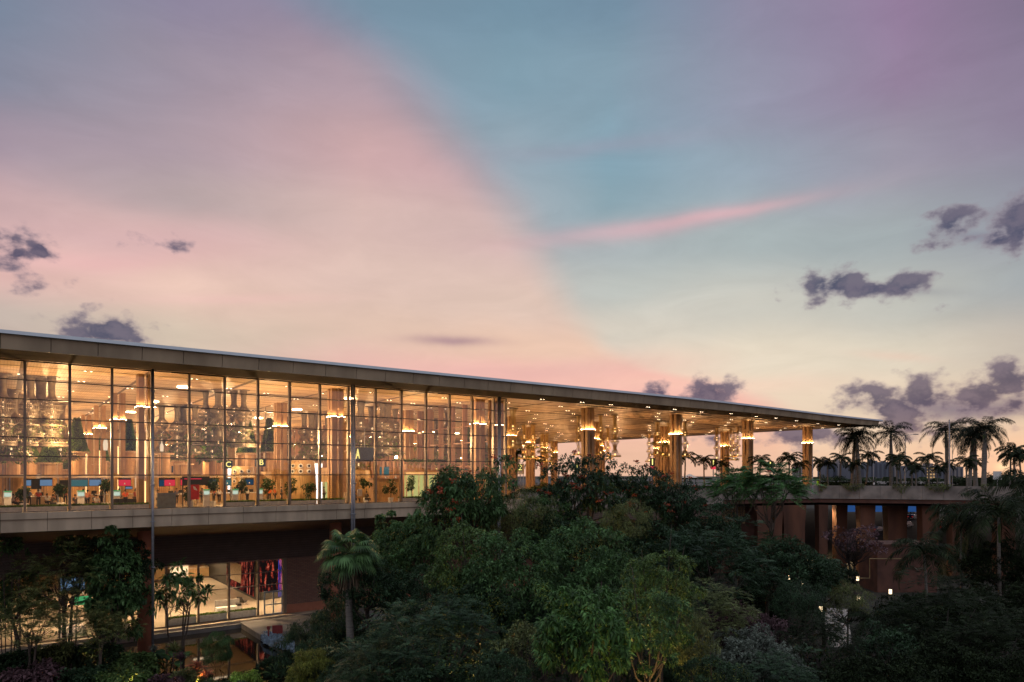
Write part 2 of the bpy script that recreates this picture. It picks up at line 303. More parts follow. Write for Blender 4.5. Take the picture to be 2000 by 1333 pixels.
# ---------------- mesh builder ----------------
class MB:
    def __init__(s): s.v = []; s.f = []
    def add(s, vs, fs):
        o = len(s.v); s.v.extend(tuple(map(float, q)) for q in vs); s.f.extend(tuple(i+o for i in f) for f in fs); return s
    def box(s, x0, x1, y0, y1, z0, z1):
        return s.add([(x0, y0, z0), (x1, y0, z0), (x1, y1, z0), (x0, y1, z0), (x0, y0, z1), (x1, y0, z1), (x1, y1, z1), (x0, y1, z1)],
                     [(0, 3, 2, 1), (4, 5, 6, 7), (0, 1, 5, 4), (1, 2, 6, 5), (2, 3, 7, 6), (3, 0, 4, 7)])
    def obox(s, cx, cy, sx, sy, z0, z1, a=0., tx=1., ty=1.):
        c, n = math.cos(a), math.sin(a); v = []
        for z, kx, ky in ((z0, 1, 1), (z1, tx, ty)):
            for px, py in ((-1, -1), (1, -1), (1, 1), (-1, 1)):
                x, y = px*sx/2*kx, py*sy/2*ky; v.append((cx+x*c-y*n, cy+x*n+y*c, z))
        return s.add(v, [(0, 3, 2, 1), (4, 5, 6, 7), (0, 1, 5, 4), (1, 2, 6, 5), (2, 3, 7, 6), (3, 0, 4, 7)])
    def prism(s, pts, d0, d1, fn):
        """outline pts (a,b) extruded between d0 and d1; fn(a,b,d) -> xyz"""
        n = len(pts); v = [fn(a, b, d0) for a, b in pts]+[fn(a, b, d1) for a, b in pts]
        return s.add(v, [tuple(range(n-1, -1, -1)), tuple(range(n, 2*n))]+[(i, (i+1) % n, (i+1) % n+n, i+n) for i in range(n)])
    def lathe(s, prof, n=16, cx=0, cy=0, z=0):
        v = []; f = []
        for r, h in prof:
            for i in range(n):
                a = 2*math.pi*i/n; v.append((cx+r*math.cos(a), cy+r*math.sin(a), z+h))
        for j in range(len(prof)-1):
            for i in range(n): f.append((j*n+i, j*n+(i+1) % n, (j+1)*n+(i+1) % n, (j+1)*n+i))
        f.append(tuple(range(n-1, -1, -1))); k = (len(prof)-1)*n; f.append(tuple(range(k, k+n)))
        return s.add(v, f)
    def tube(s, path, rad, n=7):
        path = [Vector(p) for p in path]; v = []; f = []
        for i, p in enumerate(path):
            d = (path[min(i+1, len(path)-1)]-path[max(i-1, 0)]).normalized()
            a = d.cross(Vector((0, 0, 1)) if abs(d.z) < .95 else Vector((1, 0, 0))).normalized(); b = d.cross(a)
            r = rad[i] if hasattr(rad, '__len__') else rad
            for k in range(n):
                t = 2*math.pi*k/n; v.append(p+a*(r*math.cos(t))+b*(r*math.sin(t)))
        for j in range(len(path)-1):
            for i in range(n): f.append((j*n+i, j*n+(i+1) % n, (j+1)*n+(i+1) % n, (j+1)*n+i))
        f.append(tuple(range(n-1, -1, -1))); k = (len(path)-1)*n; f.append(tuple(range(k, k+n)))
        return s.add(v, f)
    def build(s, name, mt, parent=None, smooth=False, local=False, loc=None, mt2=None, cut=0):
        off = Vector((0, 0, 0))
        if parent is not None and not local:
            r = parent
            while r.parent: r = r.parent
            off = Vector(r.location)
        if loc is not None: off = Vector(loc)
        me = bpy.data.meshes.new(name)
        me.from_pydata([(x-off.x, y-off.y, z-off.z) for x, y, z in s.v], [], s.f); me.validate()
        me.materials.append(MT[mt] if isinstance(mt, str) else mt)
        if mt2:
            me.materials.append(MT[mt2]); me.polygons.foreach_set('material_index', [0 if i < cut else 1 for i in range(len(me.polygons))])
        if smooth: me.polygons.foreach_set('use_smooth', [True]*len(me.polygons))
        o = bpy.data.objects.new(name, me); COL.objects.link(o)
        if parent is not None: o.parent = parent
        if loc is not None: o.location = loc
        return o
def tag(o, label=None, cat=None, group=None, kind=None):
    if label: o['label'] = label
    if cat: o['category'] = cat
    if group: o['group'] = group
    if kind: o['kind'] = kind
    return o
def empty(name, loc, label=None, cat=None, group=None, rz=0):
    o = bpy.data.objects.new(name, None); COL.objects.link(o); o.location = loc; o.rotation_euler = (0, 0, rz); o.empty_display_size = .3
    return tag(o, label, cat, group)
def copy_tree(o, parent=None):
    c = o.copy(); COL.objects.link(c)
    if parent is not None: c.parent = parent
    for ch in list(o.children): copy_tree(ch, c)
    return c
def npmesh(name, V, Fq, mt, parent=None):
    me = bpy.data.meshes.new(name); V = np.asarray(V, dtype=np.float32); Fq = np.asarray(Fq, dtype=np.int32)
    me.vertices.add(len(V)); me.vertices.foreach_set('co', V.ravel()); k = Fq.shape[1]
    me.loops.add(Fq.size); me.loops.foreach_set('vertex_index', Fq.ravel())
    me.polygons.add(len(Fq)); me.polygons.foreach_set('loop_start', np.arange(0, Fq.size, k, dtype=np.int32))
    me.update(calc_edges=True); me.validate()
    me.materials.append(MT[mt]); o = bpy.data.objects.new(name, me); COL.objects.link(o)
    if parent is not None: o.parent = parent
    return o
def textmesh(ch, size, mt, parent, M4, name='letter', depth=.02):
    cu = bpy.data.curves.new('t', 'FONT'); cu.body = ch; cu.size = size; cu.align_x = 'CENTER'; cu.align_y = 'CENTER'; cu.extrude = depth; cu.offset = size*.018
    to = bpy.data.objects.new('t', cu); COL.objects.link(to); bpy.context.view_layer.update()
    me = bpy.data.meshes.new_from_object(to.evaluated_get(bpy.context.evaluated_depsgraph_get()))
    bpy.data.objects.remove(to); me.transform(M4); me.name = name; me.materials.clear(); me.materials.append(MT[mt])
    o = bpy.data.objects.new(name, me); COL.objects.link(o); o.parent = parent; return o
FACE = lambda ax: Matrix(((1, 0, 0, 0), (0, 0, -1, 0), (0, 1, 0, 0), (0, 0, 0, 1)))   # text upright, facing -y
# ======================= the terminal =======================
U0 = -18.0; UW = 48.2; UE = 126.5; VG = 66.9; VR = 61.4; VB = 176.0
FLR = 12.7; CL = 24.9; GT = 24.85; GB = 12.95
NU, NV = 10.55, 70.4
def sm(a, b, t): t = max(0, min(1, (t-a)/(b-a))); return t*t*(3-2*t)
def zb(u): return CL-.42*sm(88, 120, u)
def zt(u): return 26.22-.62*sm(70, 128, u)
T = empty('airport_terminal', (NU, VG, 0), 'long glass fronted terminal building with a flat overhanging roof, glowing warm from inside', 'building')
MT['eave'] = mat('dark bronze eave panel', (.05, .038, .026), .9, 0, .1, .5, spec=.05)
MT['lampsoft'] = emitmat('soft warm lamp', (1, .75, .48), 3)
# roof: body, lip, fascia panels
us = [U0+3*i for i in range(int((UE-U0)/3)+1)]
if us[-1] < UE: us.append(UE)
b = MB()
for a, c in zip(us[:-1], us[1:]):
    b.add([(a, VR+.25, zb(a)+.05), (c, VR+.25, zb(c)+.05), (c, VR+.25, zt(c)-.3), (a, VR+.25, zt(a)-.3)], [(0, 1, 2, 3)])
    b.add([(a, VB-.2, zb(a)+.05), (c, VB-.2, zb(c)+.05), (c, VB-.2, zt(c)-.3), (a, VB-.2, zt(a)-.3)], [(3, 2, 1, 0)])
b.add([(UE-.15, VR+.25, zb(UE)+.05), (UE-.15, VB-.2, zb(UE)+.05), (UE-.15, VB-.2, zt(UE)-.3), (UE-.15, VR+.25, zt(UE)-.3)], [(0, 1, 2, 3)])
roofb = b.build('roof', 'dark', T)
b = MB()
for a, c in zip(us[:-1], us[1:]):
    g = .02
    b.add([(a+g, VR+.18, zb(a)), (c-g, VR+.18, zb(c)), (c-g, VR, zt(c)-.3), (a+g, VR, zt(a)-.3), (a+g, VR+.24, zb(a)), (c-g, VR+.24, zb(c)), (c-g, VR+.24, zt(c)-.3), (a+g, VR+.24, zt(a)-.3)],
          [(0, 1, 2, 3), (1, 5, 6, 2), (4, 0, 3, 7), (0, 4, 5, 1)])
v = VR+.25
while v < VB-1:
    b.add([(UE-.1, v+.02, zb(UE)), (UE-.1, v+2.98, zb(UE)), (UE+.1, v+2.98, zt(UE)-.3), (UE+.1, v+.02, zt(UE)-.3)], [(0, 1, 2, 3)]); v += 3
b.build('fascia', 'fascia', roofb)
b = MB()
for a, c in zip(us[:-1], us[1:]):
    e = 1.1 if c == us[-1] else 0
    b.add([(a, VR-.30, zt(a)-.27), (c+e, VR-.30, zt(c)-.27), (c+e, VR-.05, zt(c)-.30), (a, VR-.05, zt(a)-.30), (a, VR+.12, zt(a)+.05), (c+e, VR+.12, zt(c)+.05), (c+e, VB, zt(c)+.6), (a, VB, zt(a)+.6), (a, VB, zt(a)-.28), (c+e, VB, zt(c)-.28)],
          [(0, 1, 5, 4), (0, 3, 2, 1), (4, 5, 6, 7), (7, 6, 9, 8), (3, 8, 9, 2)])
e = us[-1]+1.1
b.add([(e, VR-.32, zt(e)-.06), (e, VR-.3, zt(e)), (e, VB, zt(e)+.6), (e, VB, zt(e)-.28)], [(0, 3, 2, 1)])
b.build('roof_edge', 'rooflip', roofb)
# ceiling, with real joints
b = MB()
for a, c in zip(us[:-1], us[1:]):
    b.add([(a, VG-.4, zb(a)), (c, VG-.4, zb(c)), (c, VB, zb(c)), (a, VB, zb(a))], [(0, 3, 2, 1)])
ceil = b.build('ceiling', 'ceil', T)
b = MB()
for a, c in zip(us[:-1], us[1:]):
    b.add([(a, VR+.2, zb(a)), (c, VR+.2, zb(c)), (c, VG-.42, zb(c)), (a, VG-.42, zb(a))], [(0, 3, 2, 1)])
    b.add([(a+.02, VR+.25, zb(a)-.01), (a+.06, VR+.25, zb(a)-.01), (a+.06, VG-.5, zb(a)-.01), (a+.02, VG-.5, zb(a)-.01)], [(0, 3, 2, 1)])
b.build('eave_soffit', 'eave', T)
b = MB()
def strip(b, x0, y0, x1, y1, w, dz=.012):
    d = Vector((x1-x0, y1-y0)).normalized(); px, py = -d.y*w/2, d.x*w/2; k = max(1, int(abs(x1-x0)/3))
    for i in range(k):
        t0, t1 = i/k, (i+1)/k; a = (x0+(x1-x0)*t0, y0+(y1-y0)*t0); c = (x0+(x1-x0)*t1, y0+(y1-y0)*t1)
        b.add([(a[0]+px, a[1]+py, zb(a[0])-dz), (c[0]+px, c[1]+py, zb(c[0])-dz), (c[0]-px, c[1]-py, zb(c[0])-dz), (a[0]-px, a[1]-py, zb(a[0])-dz)], [(0, 1, 2, 3)])
j = 0
for i in range(-1, 8):
    strip(b, NU+18*i+9, VG+.2, NU+18*i+9, VB-1, .5) if NU+18*i+9 < UE else None
    if i >= -1: strip(b, NU+18*i, VG+.2, NU+18*i, VB-1, .3, .016) if NU+18*i < UE else None
for k in range(0, 7):
    [strip(b, U0, NV+18*k+q, UE-1, NV+18*k+q, ww, .02+.002*q) for q, ww in ((9, .7), (0, .4), (3, .22), (6, .22), (12, .22), (15, .22))]
b.build('ceiling_joint', 'ceilseam', ceil)
# columns: four timber posts, light strips between, uplight collar, dashes round the head
def column(u, v, top, z0=FLR, front=False):
    b = MB(); s = .40
    for dx in (-1, 1):
        for dy in (-1, 1): b.box(u+dx*s-.24, u+dx*s+.24, v+dy*s-.24, v+dy*s+.24, z0, top)
    b.box(u-.66, u+.66, v-.66, v+.66, z0, z0+.25)
    c = b.build('column', 'post', T)
    b = MB(); h = top-2.95
    for x0, x1, y0, y1 in ((u-.78, u+.78, v-.78, v-.66), (u-.78, u+.78, v+.66, v+.78), (u-.78, u-.66, v-.66, v+.66), (u+.66, u+.78, v-.66, v+.66)):
        b.add([(x0+.02, y0+.02, h+.03), (x1-.02, y0+.02, h+.03), (x1-.02, y1-.02, h+.03), (x0+.02, y1-.02, h+.03)], [(0, 1, 2, 3)])
    b.build('uplight', 'lampcol', c)
    b = MB()
    b.box(u-.8, u+.8, v-.8, v-.65, h-.1, h); b.box(u-.8, u+.8, v+.65, v+.8, h-.1, h); b.box(u-.8, u-.65, v-.65, v+.65, h-.1, h); b.box(u+.65, u+.8, v-.65, v+.65, h-.1, h)
    b.build('lamp_tray', 'mull', c)
    for a0, a1 in ((z0+.3, z0+2.6), (z0+3.2, z0+6.3)): MB().box(u-.05, u+.05, v-.05, v+.05, a0, a1).build('light_strip', 'slot', c)
    if front:
        b = MB()
        for q in range(-13, 14):
            b.box(u+q*.33-.07, u+q*.33+.07, v-3.2, v-2.75, top-.10, top-.035)
        b.build('vent_slot', 'dark', c)
for n in range(0, 7):
    for k in range(0, 6):
        if n == 2 and k > 0: pass
        u, v = NU+18*n, NV+18*k
        column(u, v, zb(u)-.01, front=(n >= 3 and k == 0))
# floors and slab
b = MB().box(U0, UW, VG+.05, VB-4, FLR-.4, FLR); b.build('floor', 'floor', T)
b = MB()
k = U0
while k < UW+.1:
    b.box(k+.015, k+2.985, VG-.75, VG-.35, 12.42, 12.95); b.box(k+.015, k+2.985, VG-.6, VG-.35, 11.42, 12.40); k += 3
slab = b.build('slab_edge', 'conc', T)
b = MB().box(U0, UW+2, VG-.34, VG+.04, 11.45, 12.9)
b.build('slab_core', 'dark', slab)
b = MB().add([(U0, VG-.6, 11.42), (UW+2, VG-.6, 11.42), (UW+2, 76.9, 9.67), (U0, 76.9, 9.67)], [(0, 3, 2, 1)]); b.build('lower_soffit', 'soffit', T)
# front window wall in 3 m modules
rows = [GT-1.5*i for i in range(7)]+[GB]
def window(u0, u1, v):
    wv = [random.Random(int(u0*7)+q).uniform(-.02, .02) for q in range(4)]
    b = MB().add([(u0+.05, v+wv[0], GB), (u1-.05, v+wv[1], GB), (u1-.05, v+wv[2], GT), (u0+.05, v+wv[3], GT)], [(0, 1, 2, 3)])
    w = b.build('window', 'glass', T)
    b = MB().box(u0-.09, u0+.09, v-.02, v+.40, GB-.02, GT+.02).box(u0-.035, u0+.035, v-.12, v-.02, GB-.02, GT+.02)
    cut = len(b.f)
    for z in rows: b.box(u0+.06, u1-.06, v-.06, v+.05, z-.042, z+.042)
    b.build('frame', 'mull', w, mt2='trans', cut=cut)
k = -9
while NU+3*k < UW-.5:
    window(NU+3*k, min(NU+3*k+3, UW), VG); k += 1
b = MB().box(UW-.1, UW+.1, VG-.1, VG+.25, GB, GT); b.build('corner_post', 'mull', T)
# entrance wall running back under the roof
def ewin(v0, v1):
    b = MB().add([(UW, v0, FLR), (UW, v1, FLR), (UW, v1, CL-.05), (UW, v0, CL-.05)], [(0, 1, 2, 3)]); w = b.build('window', 'glass2', T)
    b = MB().box(UW-.35, UW+.1, v0-.11, v0+.11, FLR, CL-.05)
    for z in (16.9, 19.9, 22.0): b.box(UW-.1, UW+.05, v0+.11, v1-.11, z-.06, z+.06)
    b.build('frame', 'mullbrown', w)
v = VG+3
while v < VB-6: ewin(v, min(v+3, VB-5)); v += 3
MB().add([(UW, VG+.2, FLR), (UW, VG+3, FLR), (UW, VG+3, CL-.05), (UW, VG+.2, CL-.05)], [(0, 1, 2, 3)]).build('window', 'glass2', T)
# back wall of the hall
b = MB().box(U0, UW, VB-5, VB-4.6, FLR, CL-.03); b.build('back_wall', 'wood', T)
# downpipes
for u, n in ((NU-.1, 1), (NU+17.9, 2), (NU+35.9, 2)):
    b = MB()
    for i in range(n):
        x = u+i*.24; b.tube([(x, VG-1.0, 24.88), (x, VG-1.0, .2)], .105, 10)
    for z in (23, 19, 15, 11.9, 8, 4): b.box(u-.16, u+.16+.24*(n-1), VG-1.14, VG-.86, z-.05, z+.05)
    b.build('drain_pipe', 'steel', T, True)
# round columns at garden level
for n in range(0, 3):
    MB().lathe([(.62, 0), (.62, 11.5)], 28, NU+18*n, NV, -.4).build('round_column', 'terra', T, True)
# lower facade
VL = 76.7
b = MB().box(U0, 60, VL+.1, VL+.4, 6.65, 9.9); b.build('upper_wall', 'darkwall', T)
b = MB().box(25.45, 60, VL-.05, VL+.35, 1.5, 6.64); bw = b.build('brick_wall', 'brick', T)
MB().box(25.45, 60, VL-.09, VL+.3, .3, 1.5).build('base_band', 'terra', bw)
def lwin(u0, u1, door=False):
    b = MB().add([(u0+.05, VL, .6), (u1-.05, VL, .6), (u1-.05, VL, 6.65), (u0+.05, VL, 6.65)], [(0, 1, 2, 3)]); w = b.build('window', 'glass2', T)
    b = MB().box(u0-.08, u0+.08, VL-.1, VL+.35, .6, 6.68)
    if door: b.box(u1-.35, u1+.05, VL-.1, VL+.35, .6, 6.68)
    for z in (.64, 3.9, 5.3, 6.6): b.box(u0+.08, u1-.08, VL-.04, VL+.06, z-.04, z+.04)
    b.build('frame', 'mull', w)
for k in range(11): lwin(25.4-3*(k+1), 25.4-3*k, k == 0)
b = MB()
b.box(22.95, 23.07, VL-.22, VL-.12, .6, 3.2).box(24.85, 24.97, VL-.22, VL-.12, .6, 3.2).box(23.07, 24.85, VL-.22, VL-.12, 3.05, 3.2).box(23.07, 24.85, VL-.22, VL-.12, .6, .78).box(23.9, 24.02, VL-.22, VL-.12, .78, 3.05).box(23.07, 24.85, VL-.21, VL-.13, 1.7, 1.8)
dr_ = b.build('door', 'bluegrey', T)
MB().box(23.7, 23.74, VL-.3, VL-.26, 1.5, 2.1).box(24.18, 24.22, VL-.3, VL-.26, 1.5, 2.1).build('handle', 'steel', dr_)
MB().box(U0, 60, VL+.4, 112, .3, .6).build('lobby_floor', 'floor', T)
MB().box(U0, 60, VL+.4, 112, 6.66, 6.9).build('lobby_ceiling', 'cream', T)
MB().box(U0, 24.9, 111.6, 112, .6, 6.66).build('lobby_wall', 'wood', T)
MB().box(U0, 60, VL-.9, VL-.1, -.3, .55).build('plinth', 'conc', T)
# screen wall of the lobby
def ledmat():
    M_ = bpy.data.materials.new('red led wall'); M_.use_nodes = True; t = M_.node_tree; t.nodes.clear()
    tcx = t.nodes.new('ShaderNodeTexCoord'); mp = t.nodes.new('ShaderNodeMapping'); mp.inputs['Scale'].default_value = (2.6, 2.6, .5)
    t.links.new(tcx.outputs['Object'], mp.inputs[0])
    n = t.nodes.new('ShaderNodeTexNoise'); n.inputs['Scale'].default_value = 1.1; n.inputs['Detail'].default_value = 6; t.links.new(mp.outputs[0], n.inputs[0])
    n2 = t.nodes.new('ShaderNodeTexNoise'); n2.inputs['Scale'].default_value = 6; n2.inputs['Detail'].default_value = 3; t.links.new(tcx.outputs['Object'], n2.inputs[0])
    mm = t.nodes.new('ShaderNodeMath'); mm.operation = 'MULTIPLY_ADD'; mm.inputs[1].default_value = .35; t.links.new(n2.outputs[0], mm.inputs[0]); t.links.new(n.outputs[0], mm.inputs[2])
    cr = t.nodes.new('ShaderNodeValToRGB'); es = cr.color_ramp.elements
    es[0].position = .69; es[0].color = (.012, .008, .008, 1); es[1].position = .94; es[1].color = (1, .55, .35, 1)
    e = es.new(.75); e.color = (.30, .03, .02, 1); e = es.new(.82); e.color = (.85, .13, .07, 1)
    t.links.new(mm.outputs[0], cr.inputs[0]); em = t.nodes.new('ShaderNodeEmission'); em.inputs[1].default_value = .65; t.links.new(cr.outputs[0], em.inputs[0])
    o = t.nodes.new('ShaderNodeOutputMaterial'); t.links.new(em.outputs[0], o.inputs[0]); return M_
MT['led'] = ledmat()
sw = MB().box(25.0, 25.3, 86.5, 111, .62, 6.6).box(25.0, 30, 86.2, 86.5, .62, 6.6).build('screen_wall', 'dark', T)
MB().add([(24.98, 87.1, .9), (24.98, 100, .9), (24.98, 100, 6.5), (24.98, 87.1, 6.5)], [(0, 3, 2, 1)]).build('screen', 'led', sw)
MB().add([(25.3, 86.15, 1.6), (29.6, 86.15, 1.6), (29.6, 86.15, 6.5), (25.3, 86.15, 6.5)], [(0, 1, 2, 3)]).build('screen', 'led', sw)
MB().box(26.9, 26.98, 83.9, 84, 1.2, 5.6).box(27.15, 27.2, 83.9, 84, 1.2, 5.6).build('light_strip', 'blueled', sw)
MB().box(30, 30.3, VL+.4, 86.5, .6, 6.6).build('side_wall', 'cream', T)

# lamps in the ceiling: fixture discs, plus added lights without fixtures that brighten the rooms
rng = random.Random(5)
dots = []
for n in range(0, 8):
    for k in range(0, 6):
        for dx, dy in ((4.5, 3), (4.5, 11), (9, 7), (13.5, 3), (13.5, 11), (9, 15), (0, 9)):
            u, v = NU+18*n-9+dx, NV+18*k-3+dy
            if u > UE-2 or v > VB-6 or u < 0: continue
            dots.append((u+rng.uniform(-.4, .4), v+rng.uniform(-.4, .4)))
for u in range(52, 124, 6): dots.append((u+rng.uniform(-1, 1), 64.6+rng.uniform(-.5, .5)))
dots.sort(key=lambda q: math.hypot(*q))
def dotmesh(b, u, v):
    z = zb(u)-.03
    for d in (-.22, .22):
        b.add([(u+d+.1*math.cos(t*math.pi/4), v+.1*math.sin(t*math.pi/4), z-.012) for t in range(8)], [tuple(range(7, -1, -1))])
for u, v in dots[:90]:
    b = MB(); dotmesh(b, u, v); b.build('downlight', 'dot', ceil)
b = MB()
for u, v in dots[90:]: dotmesh(b, u, v)
tag(b.build('downlight', 'dot', ceil), kind='stuff')
def lamp(name, typ, loc, e, col, parent=None, **k):
    l = bpy.data.lights.new(name, typ); l.energy = e; l.color = col
    for a, q in k.items(): setattr(l, a, q)
    o = bpy.data.objects.new(name, l); COL.objects.link(o); o.location = loc; return o
WARM = (1, .64, .30)
# large round ceiling lamps, one per bay: the disc is the lamp
for n in range(0, 3):
    for k in range(0, 5):
        u, v = NU+18*n-(0 if n else -0)+4.6, NV+18*k+7
        if u > UW-1: continue
        MB().lathe([(.62, 0), (.62, -.08)], 20, u, v, CL-.03).build('bay_lamp', 'lampw', ceil)
for n in range(-1, 3):
    for k in range(0, 5):
        u, v = NU+18*n+12, NV+18*k+3.4
        if u > UW: continue
        lamp('hall_fill', 'POINT', (u, v, CL-5.2), 3500, WARM, shadow_soft_size=.3)  # added point light with no fixture, brightens the hall and its ceiling
for n in range(3, 7):
    for k in range(0, 4):
        u, v = NU+18*n-5, NV+18*k+7
        lamp('canopy_fill', 'POINT', (u, v, zb(u)-5), 1050, (1, .50, .20), shadow_soft_size=.25)  # added bare light in mid-air, brightens the canopy ceiling
for u in (-6, 3, 12, 20):
    for v in (82, 92, 104):
        lp = MB().box(u-.9, u+.9, v-.15, v+.15, 6.58, 6.64).build('ceiling_lamp', 'lampsoft', T)
for u, v in ((-4, 86), (6, 84), (6, 98), (15, 82), (17, 94), (22, 104), (20.5, 80.5), (28.4, 82)):
    lamp('lobby_fill', 'SPOT', (u, v, 6.5), 4200, (1, .68, .38), spot_size=R(150), spot_blend=.6, shadow_soft_size=.3)  # spot without a fixture of its own, added to brighten the lobby
for u in (28.6,): MB().box(u-.9, u+.6, 81, 81.3, 6.58, 6.64).build('ceiling_lamp', 'lampsoft', T)

# ======================= ground, deck, pool =======================
def struct(b, name, mt, loc=None): return tag(b.build(name, mt), kind='structure')
MT['soil'] = mat('dark soil and mulch', (.018, .014, .009), .95, 0, .3, .5, .6, 6, col2=(.008, .011, .005))
MT['asphalt'] = mat('asphalt', (.05, .05, .052), .85, 0, .15, .6)
MT['paver'] = mat('grey paving', (.20, .185, .17), .75, 0, .15, .8)
MT['pathlit'] = mat('pale concrete path', (.42, .38, .34), .75, 0, .15, .8)
px0, px1, py0, py1 = -14, 20.2, 52.5, 75.7
b = MB()
b.add([(-3000, -3000, 0), (3000, -3000, 0), (3000, py0, 0), (-3000, py0, 0)], [(0, 1, 2, 3)])
b.add([(-3000, py1, 0), (3000, py1, 0), (3000, 3000, 0), (-3000, 3000, 0)], [(0, 1, 2, 3)])
b.add([(-3000, py0, 0), (px0, py0, 0), (px0, py1, 0), (-3000, py1, 0)], [(0, 1, 2, 3)])
b.add([(px1, py0, 0), (3000, py0, 0), (3000, py1, 0), (px1, py1, 0)], [(0, 1, 2, 3)])
b.add([(px0, py0, -.6), (px1, py0, -.6), (px1, py1, -.6), (px0, py1, -.6)], [(0, 1, 2, 3)])
struct(b, 'ground', 'soil')
MT['water'] = mat('still pool water', (.010, .009, .006), .03, 0, .1, 1, .04, 4, spec=.9)
struct(MB().add([(px0, py0, -.12), (px1, py0, -.12), (px1, py1, -.12), (px0, py1, -.12)], [(0, 1, 2, 3)]), 'water', 'water')
struct(MB().box(px1, 44, 68.5, 75.8, -.5, .42), 'path', 'paver')
struct(MB().box(px0, px1, 75.2, 75.79, -.5, .32), 'pool_kerb', 'paver')
# forecourt deck on the upper level
def vq(x, Z): return Vector(at(x, Z))
ve = [vq(1412, 106), vq(1500, 109), vq(1600, 112), vq(1760, 108.5), vq(1930, 104), vq(2080, 99), vq(2300, 92)]
b = MB()
b.box(UW+.15, 300, VG+.1, 330, FLR-.5, FLR)
struct(b, 'forecourt_road', 'asphalt')
b = MB(); far = [vq(1412, 118), vq(1560, 150), vq(1760, 170), vq(1930, 180), vq(2080, 180), vq(2300, 180), vq(2600, 170)]
for i in range(len(ve)-1):
    a, c, d, e = ve[i], ve[i+1], far[i+1], far[i]
    b.add([(a.x, a.y, FLR-.02), (c.x, c.y, FLR-.02), (d.x, d.y, FLR-.02), (e.x, e.y, FLR-.02)], [(0, 1, 2, 3)])
struct(b, 'ramp_road', 'asphalt')
MT['pierdark'] = mat('dark brown red render', (.10, .042, .028), .8, 0, .2, .8)
VD = empty('road_viaduct', (ve[0].x, ve[0].y, 0), 'raised road viaduct with pale panelled parapet and trailing plants, right of the terminal', 'viaduct')
def wallpanels(pts, z0, z1, th, name, mt, parent, step=3.0, gap=.02):
    b = MB(); carry = 0
    for a, c in zip(pts[:-1], pts[1:]):
        L = (c-a).length; d = (c-a)/L; nn = Vector((-d.y, d.x))*th; k = max(1, round(L/step))
        for i in range(k):
            p = a+d*(L*i/k+gap); q = a+d*(L*(i+1)/k-gap)
            b.add([(p.x, p.y, z0), (q.x, q.y, z0), (q.x+nn.x, q.y+nn.y, z0), (p.x+nn.x, p.y+nn.y, z0), (p.x, p.y, z1), (q.x, q.y, z1), (q.x+nn.x, q.y+nn.y, z1), (p.x+nn.x, p.y+nn.y, z1)],
                  [(0, 3, 2, 1), (4, 5, 6, 7), (0, 1, 5, 4), (1, 2, 6, 5), (2, 3, 7, 6), (3, 0, 4, 7)])
    return b.build(name, mt, parent)
par = wallpanels(ve, 11.95, 14.05, .3, 'parapet', 'conc2', VD)
wallpanels([p+Vector((.05, .25)) for p in ve], 11.3, 11.93, .6, 'girder', 'pierdark', VD, 200, 0)
b = MB()
for i in range(len(ve)-1):
    a, c, d, e = ve[i], ve[i+1], far[i+1], far[i]
    b.add([(a.x, a.y+.3, 10.9), (c.x, c.y+.3, 10.9), (d.x, d.y, 10.9), (e.x, e.y, 10.9)], [(3, 2, 1, 0)])
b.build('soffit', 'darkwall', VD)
fe = [Vector((UW+2, VG-.6)), Vector((87, VG-.6)), ve[0]]
lowpar = wallpanels(fe, 11.4, 13.0, .35, 'parapet', 'conc2', VD)
wallpanels([p+Vector((0, .4)) for p in fe], 13.0, 13.75, .9, 'planter', 'conc2', VD, 6)
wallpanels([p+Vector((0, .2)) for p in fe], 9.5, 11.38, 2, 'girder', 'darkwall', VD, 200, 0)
b = MB()
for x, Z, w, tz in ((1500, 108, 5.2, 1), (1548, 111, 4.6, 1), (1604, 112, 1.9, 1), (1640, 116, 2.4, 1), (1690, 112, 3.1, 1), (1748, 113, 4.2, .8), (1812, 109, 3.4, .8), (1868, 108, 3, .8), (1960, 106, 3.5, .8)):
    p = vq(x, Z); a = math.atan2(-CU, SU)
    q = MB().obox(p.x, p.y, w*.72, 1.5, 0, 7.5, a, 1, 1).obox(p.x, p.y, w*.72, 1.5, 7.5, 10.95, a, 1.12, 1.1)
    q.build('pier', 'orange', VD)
# wall with louvre behind trees at the end of the facade
bl = empty('louvre_block', (*at(1390, 112), 0), 'low beige wall with timber louvre panel beneath the deck, left of the orange piers', 'wall')
p = vq(1395, 112); a = math.atan2(-CU, SU)
MB().obox(p.x, p.y, 13, .6, 0, 11, a).build('wall', 'pierdark', bl)
p2 = vq(1397, 111.5); lb = MB()
for i in range(12): lb.obox(p2.x, p2.y, 9.5, .2, 8.0+i*.25, 8.15+i*.25, a)
lb.build('louvre', 'wood', bl)
b = empty('service_block', (*at(1745, 95), 0), 'low brick service block with a yellow pipe along its edge, under the viaduct', 'building')
p = vq(1752, 96); q = MB().obox(p.x, p.y, 8, 5, 0, 6.3, a); q.build('wall', 'pierdark', b); MB().obox(p.x, p.y, 8.3, 5.3, 6.3, 6.5, a).build('coping', 'pierdark', b)
e1 = vq(1697, 93.1); e2 = vq(1760, 93.1)
MB().tube([(e1.x-1, e1.y+.7, 2.0), (e1.x, e1.y-.1, 2.0), (e1.x, e1.y-.1, 4.6), (e2.x, e2.y-.1, 4.6)], .06, 8).build('pipe', mat('yellow pipe', (.24, .17, .07), .5), b)
p = vq(1655, 74)
struct(MB().add([(*at(1600, 83), .03), (*at(1655, 82), .03), (*at(1665, 64), .03), (*at(1622, 64), .03)], [(3, 2, 1, 0)]), 'garden_path', 'pathlit')
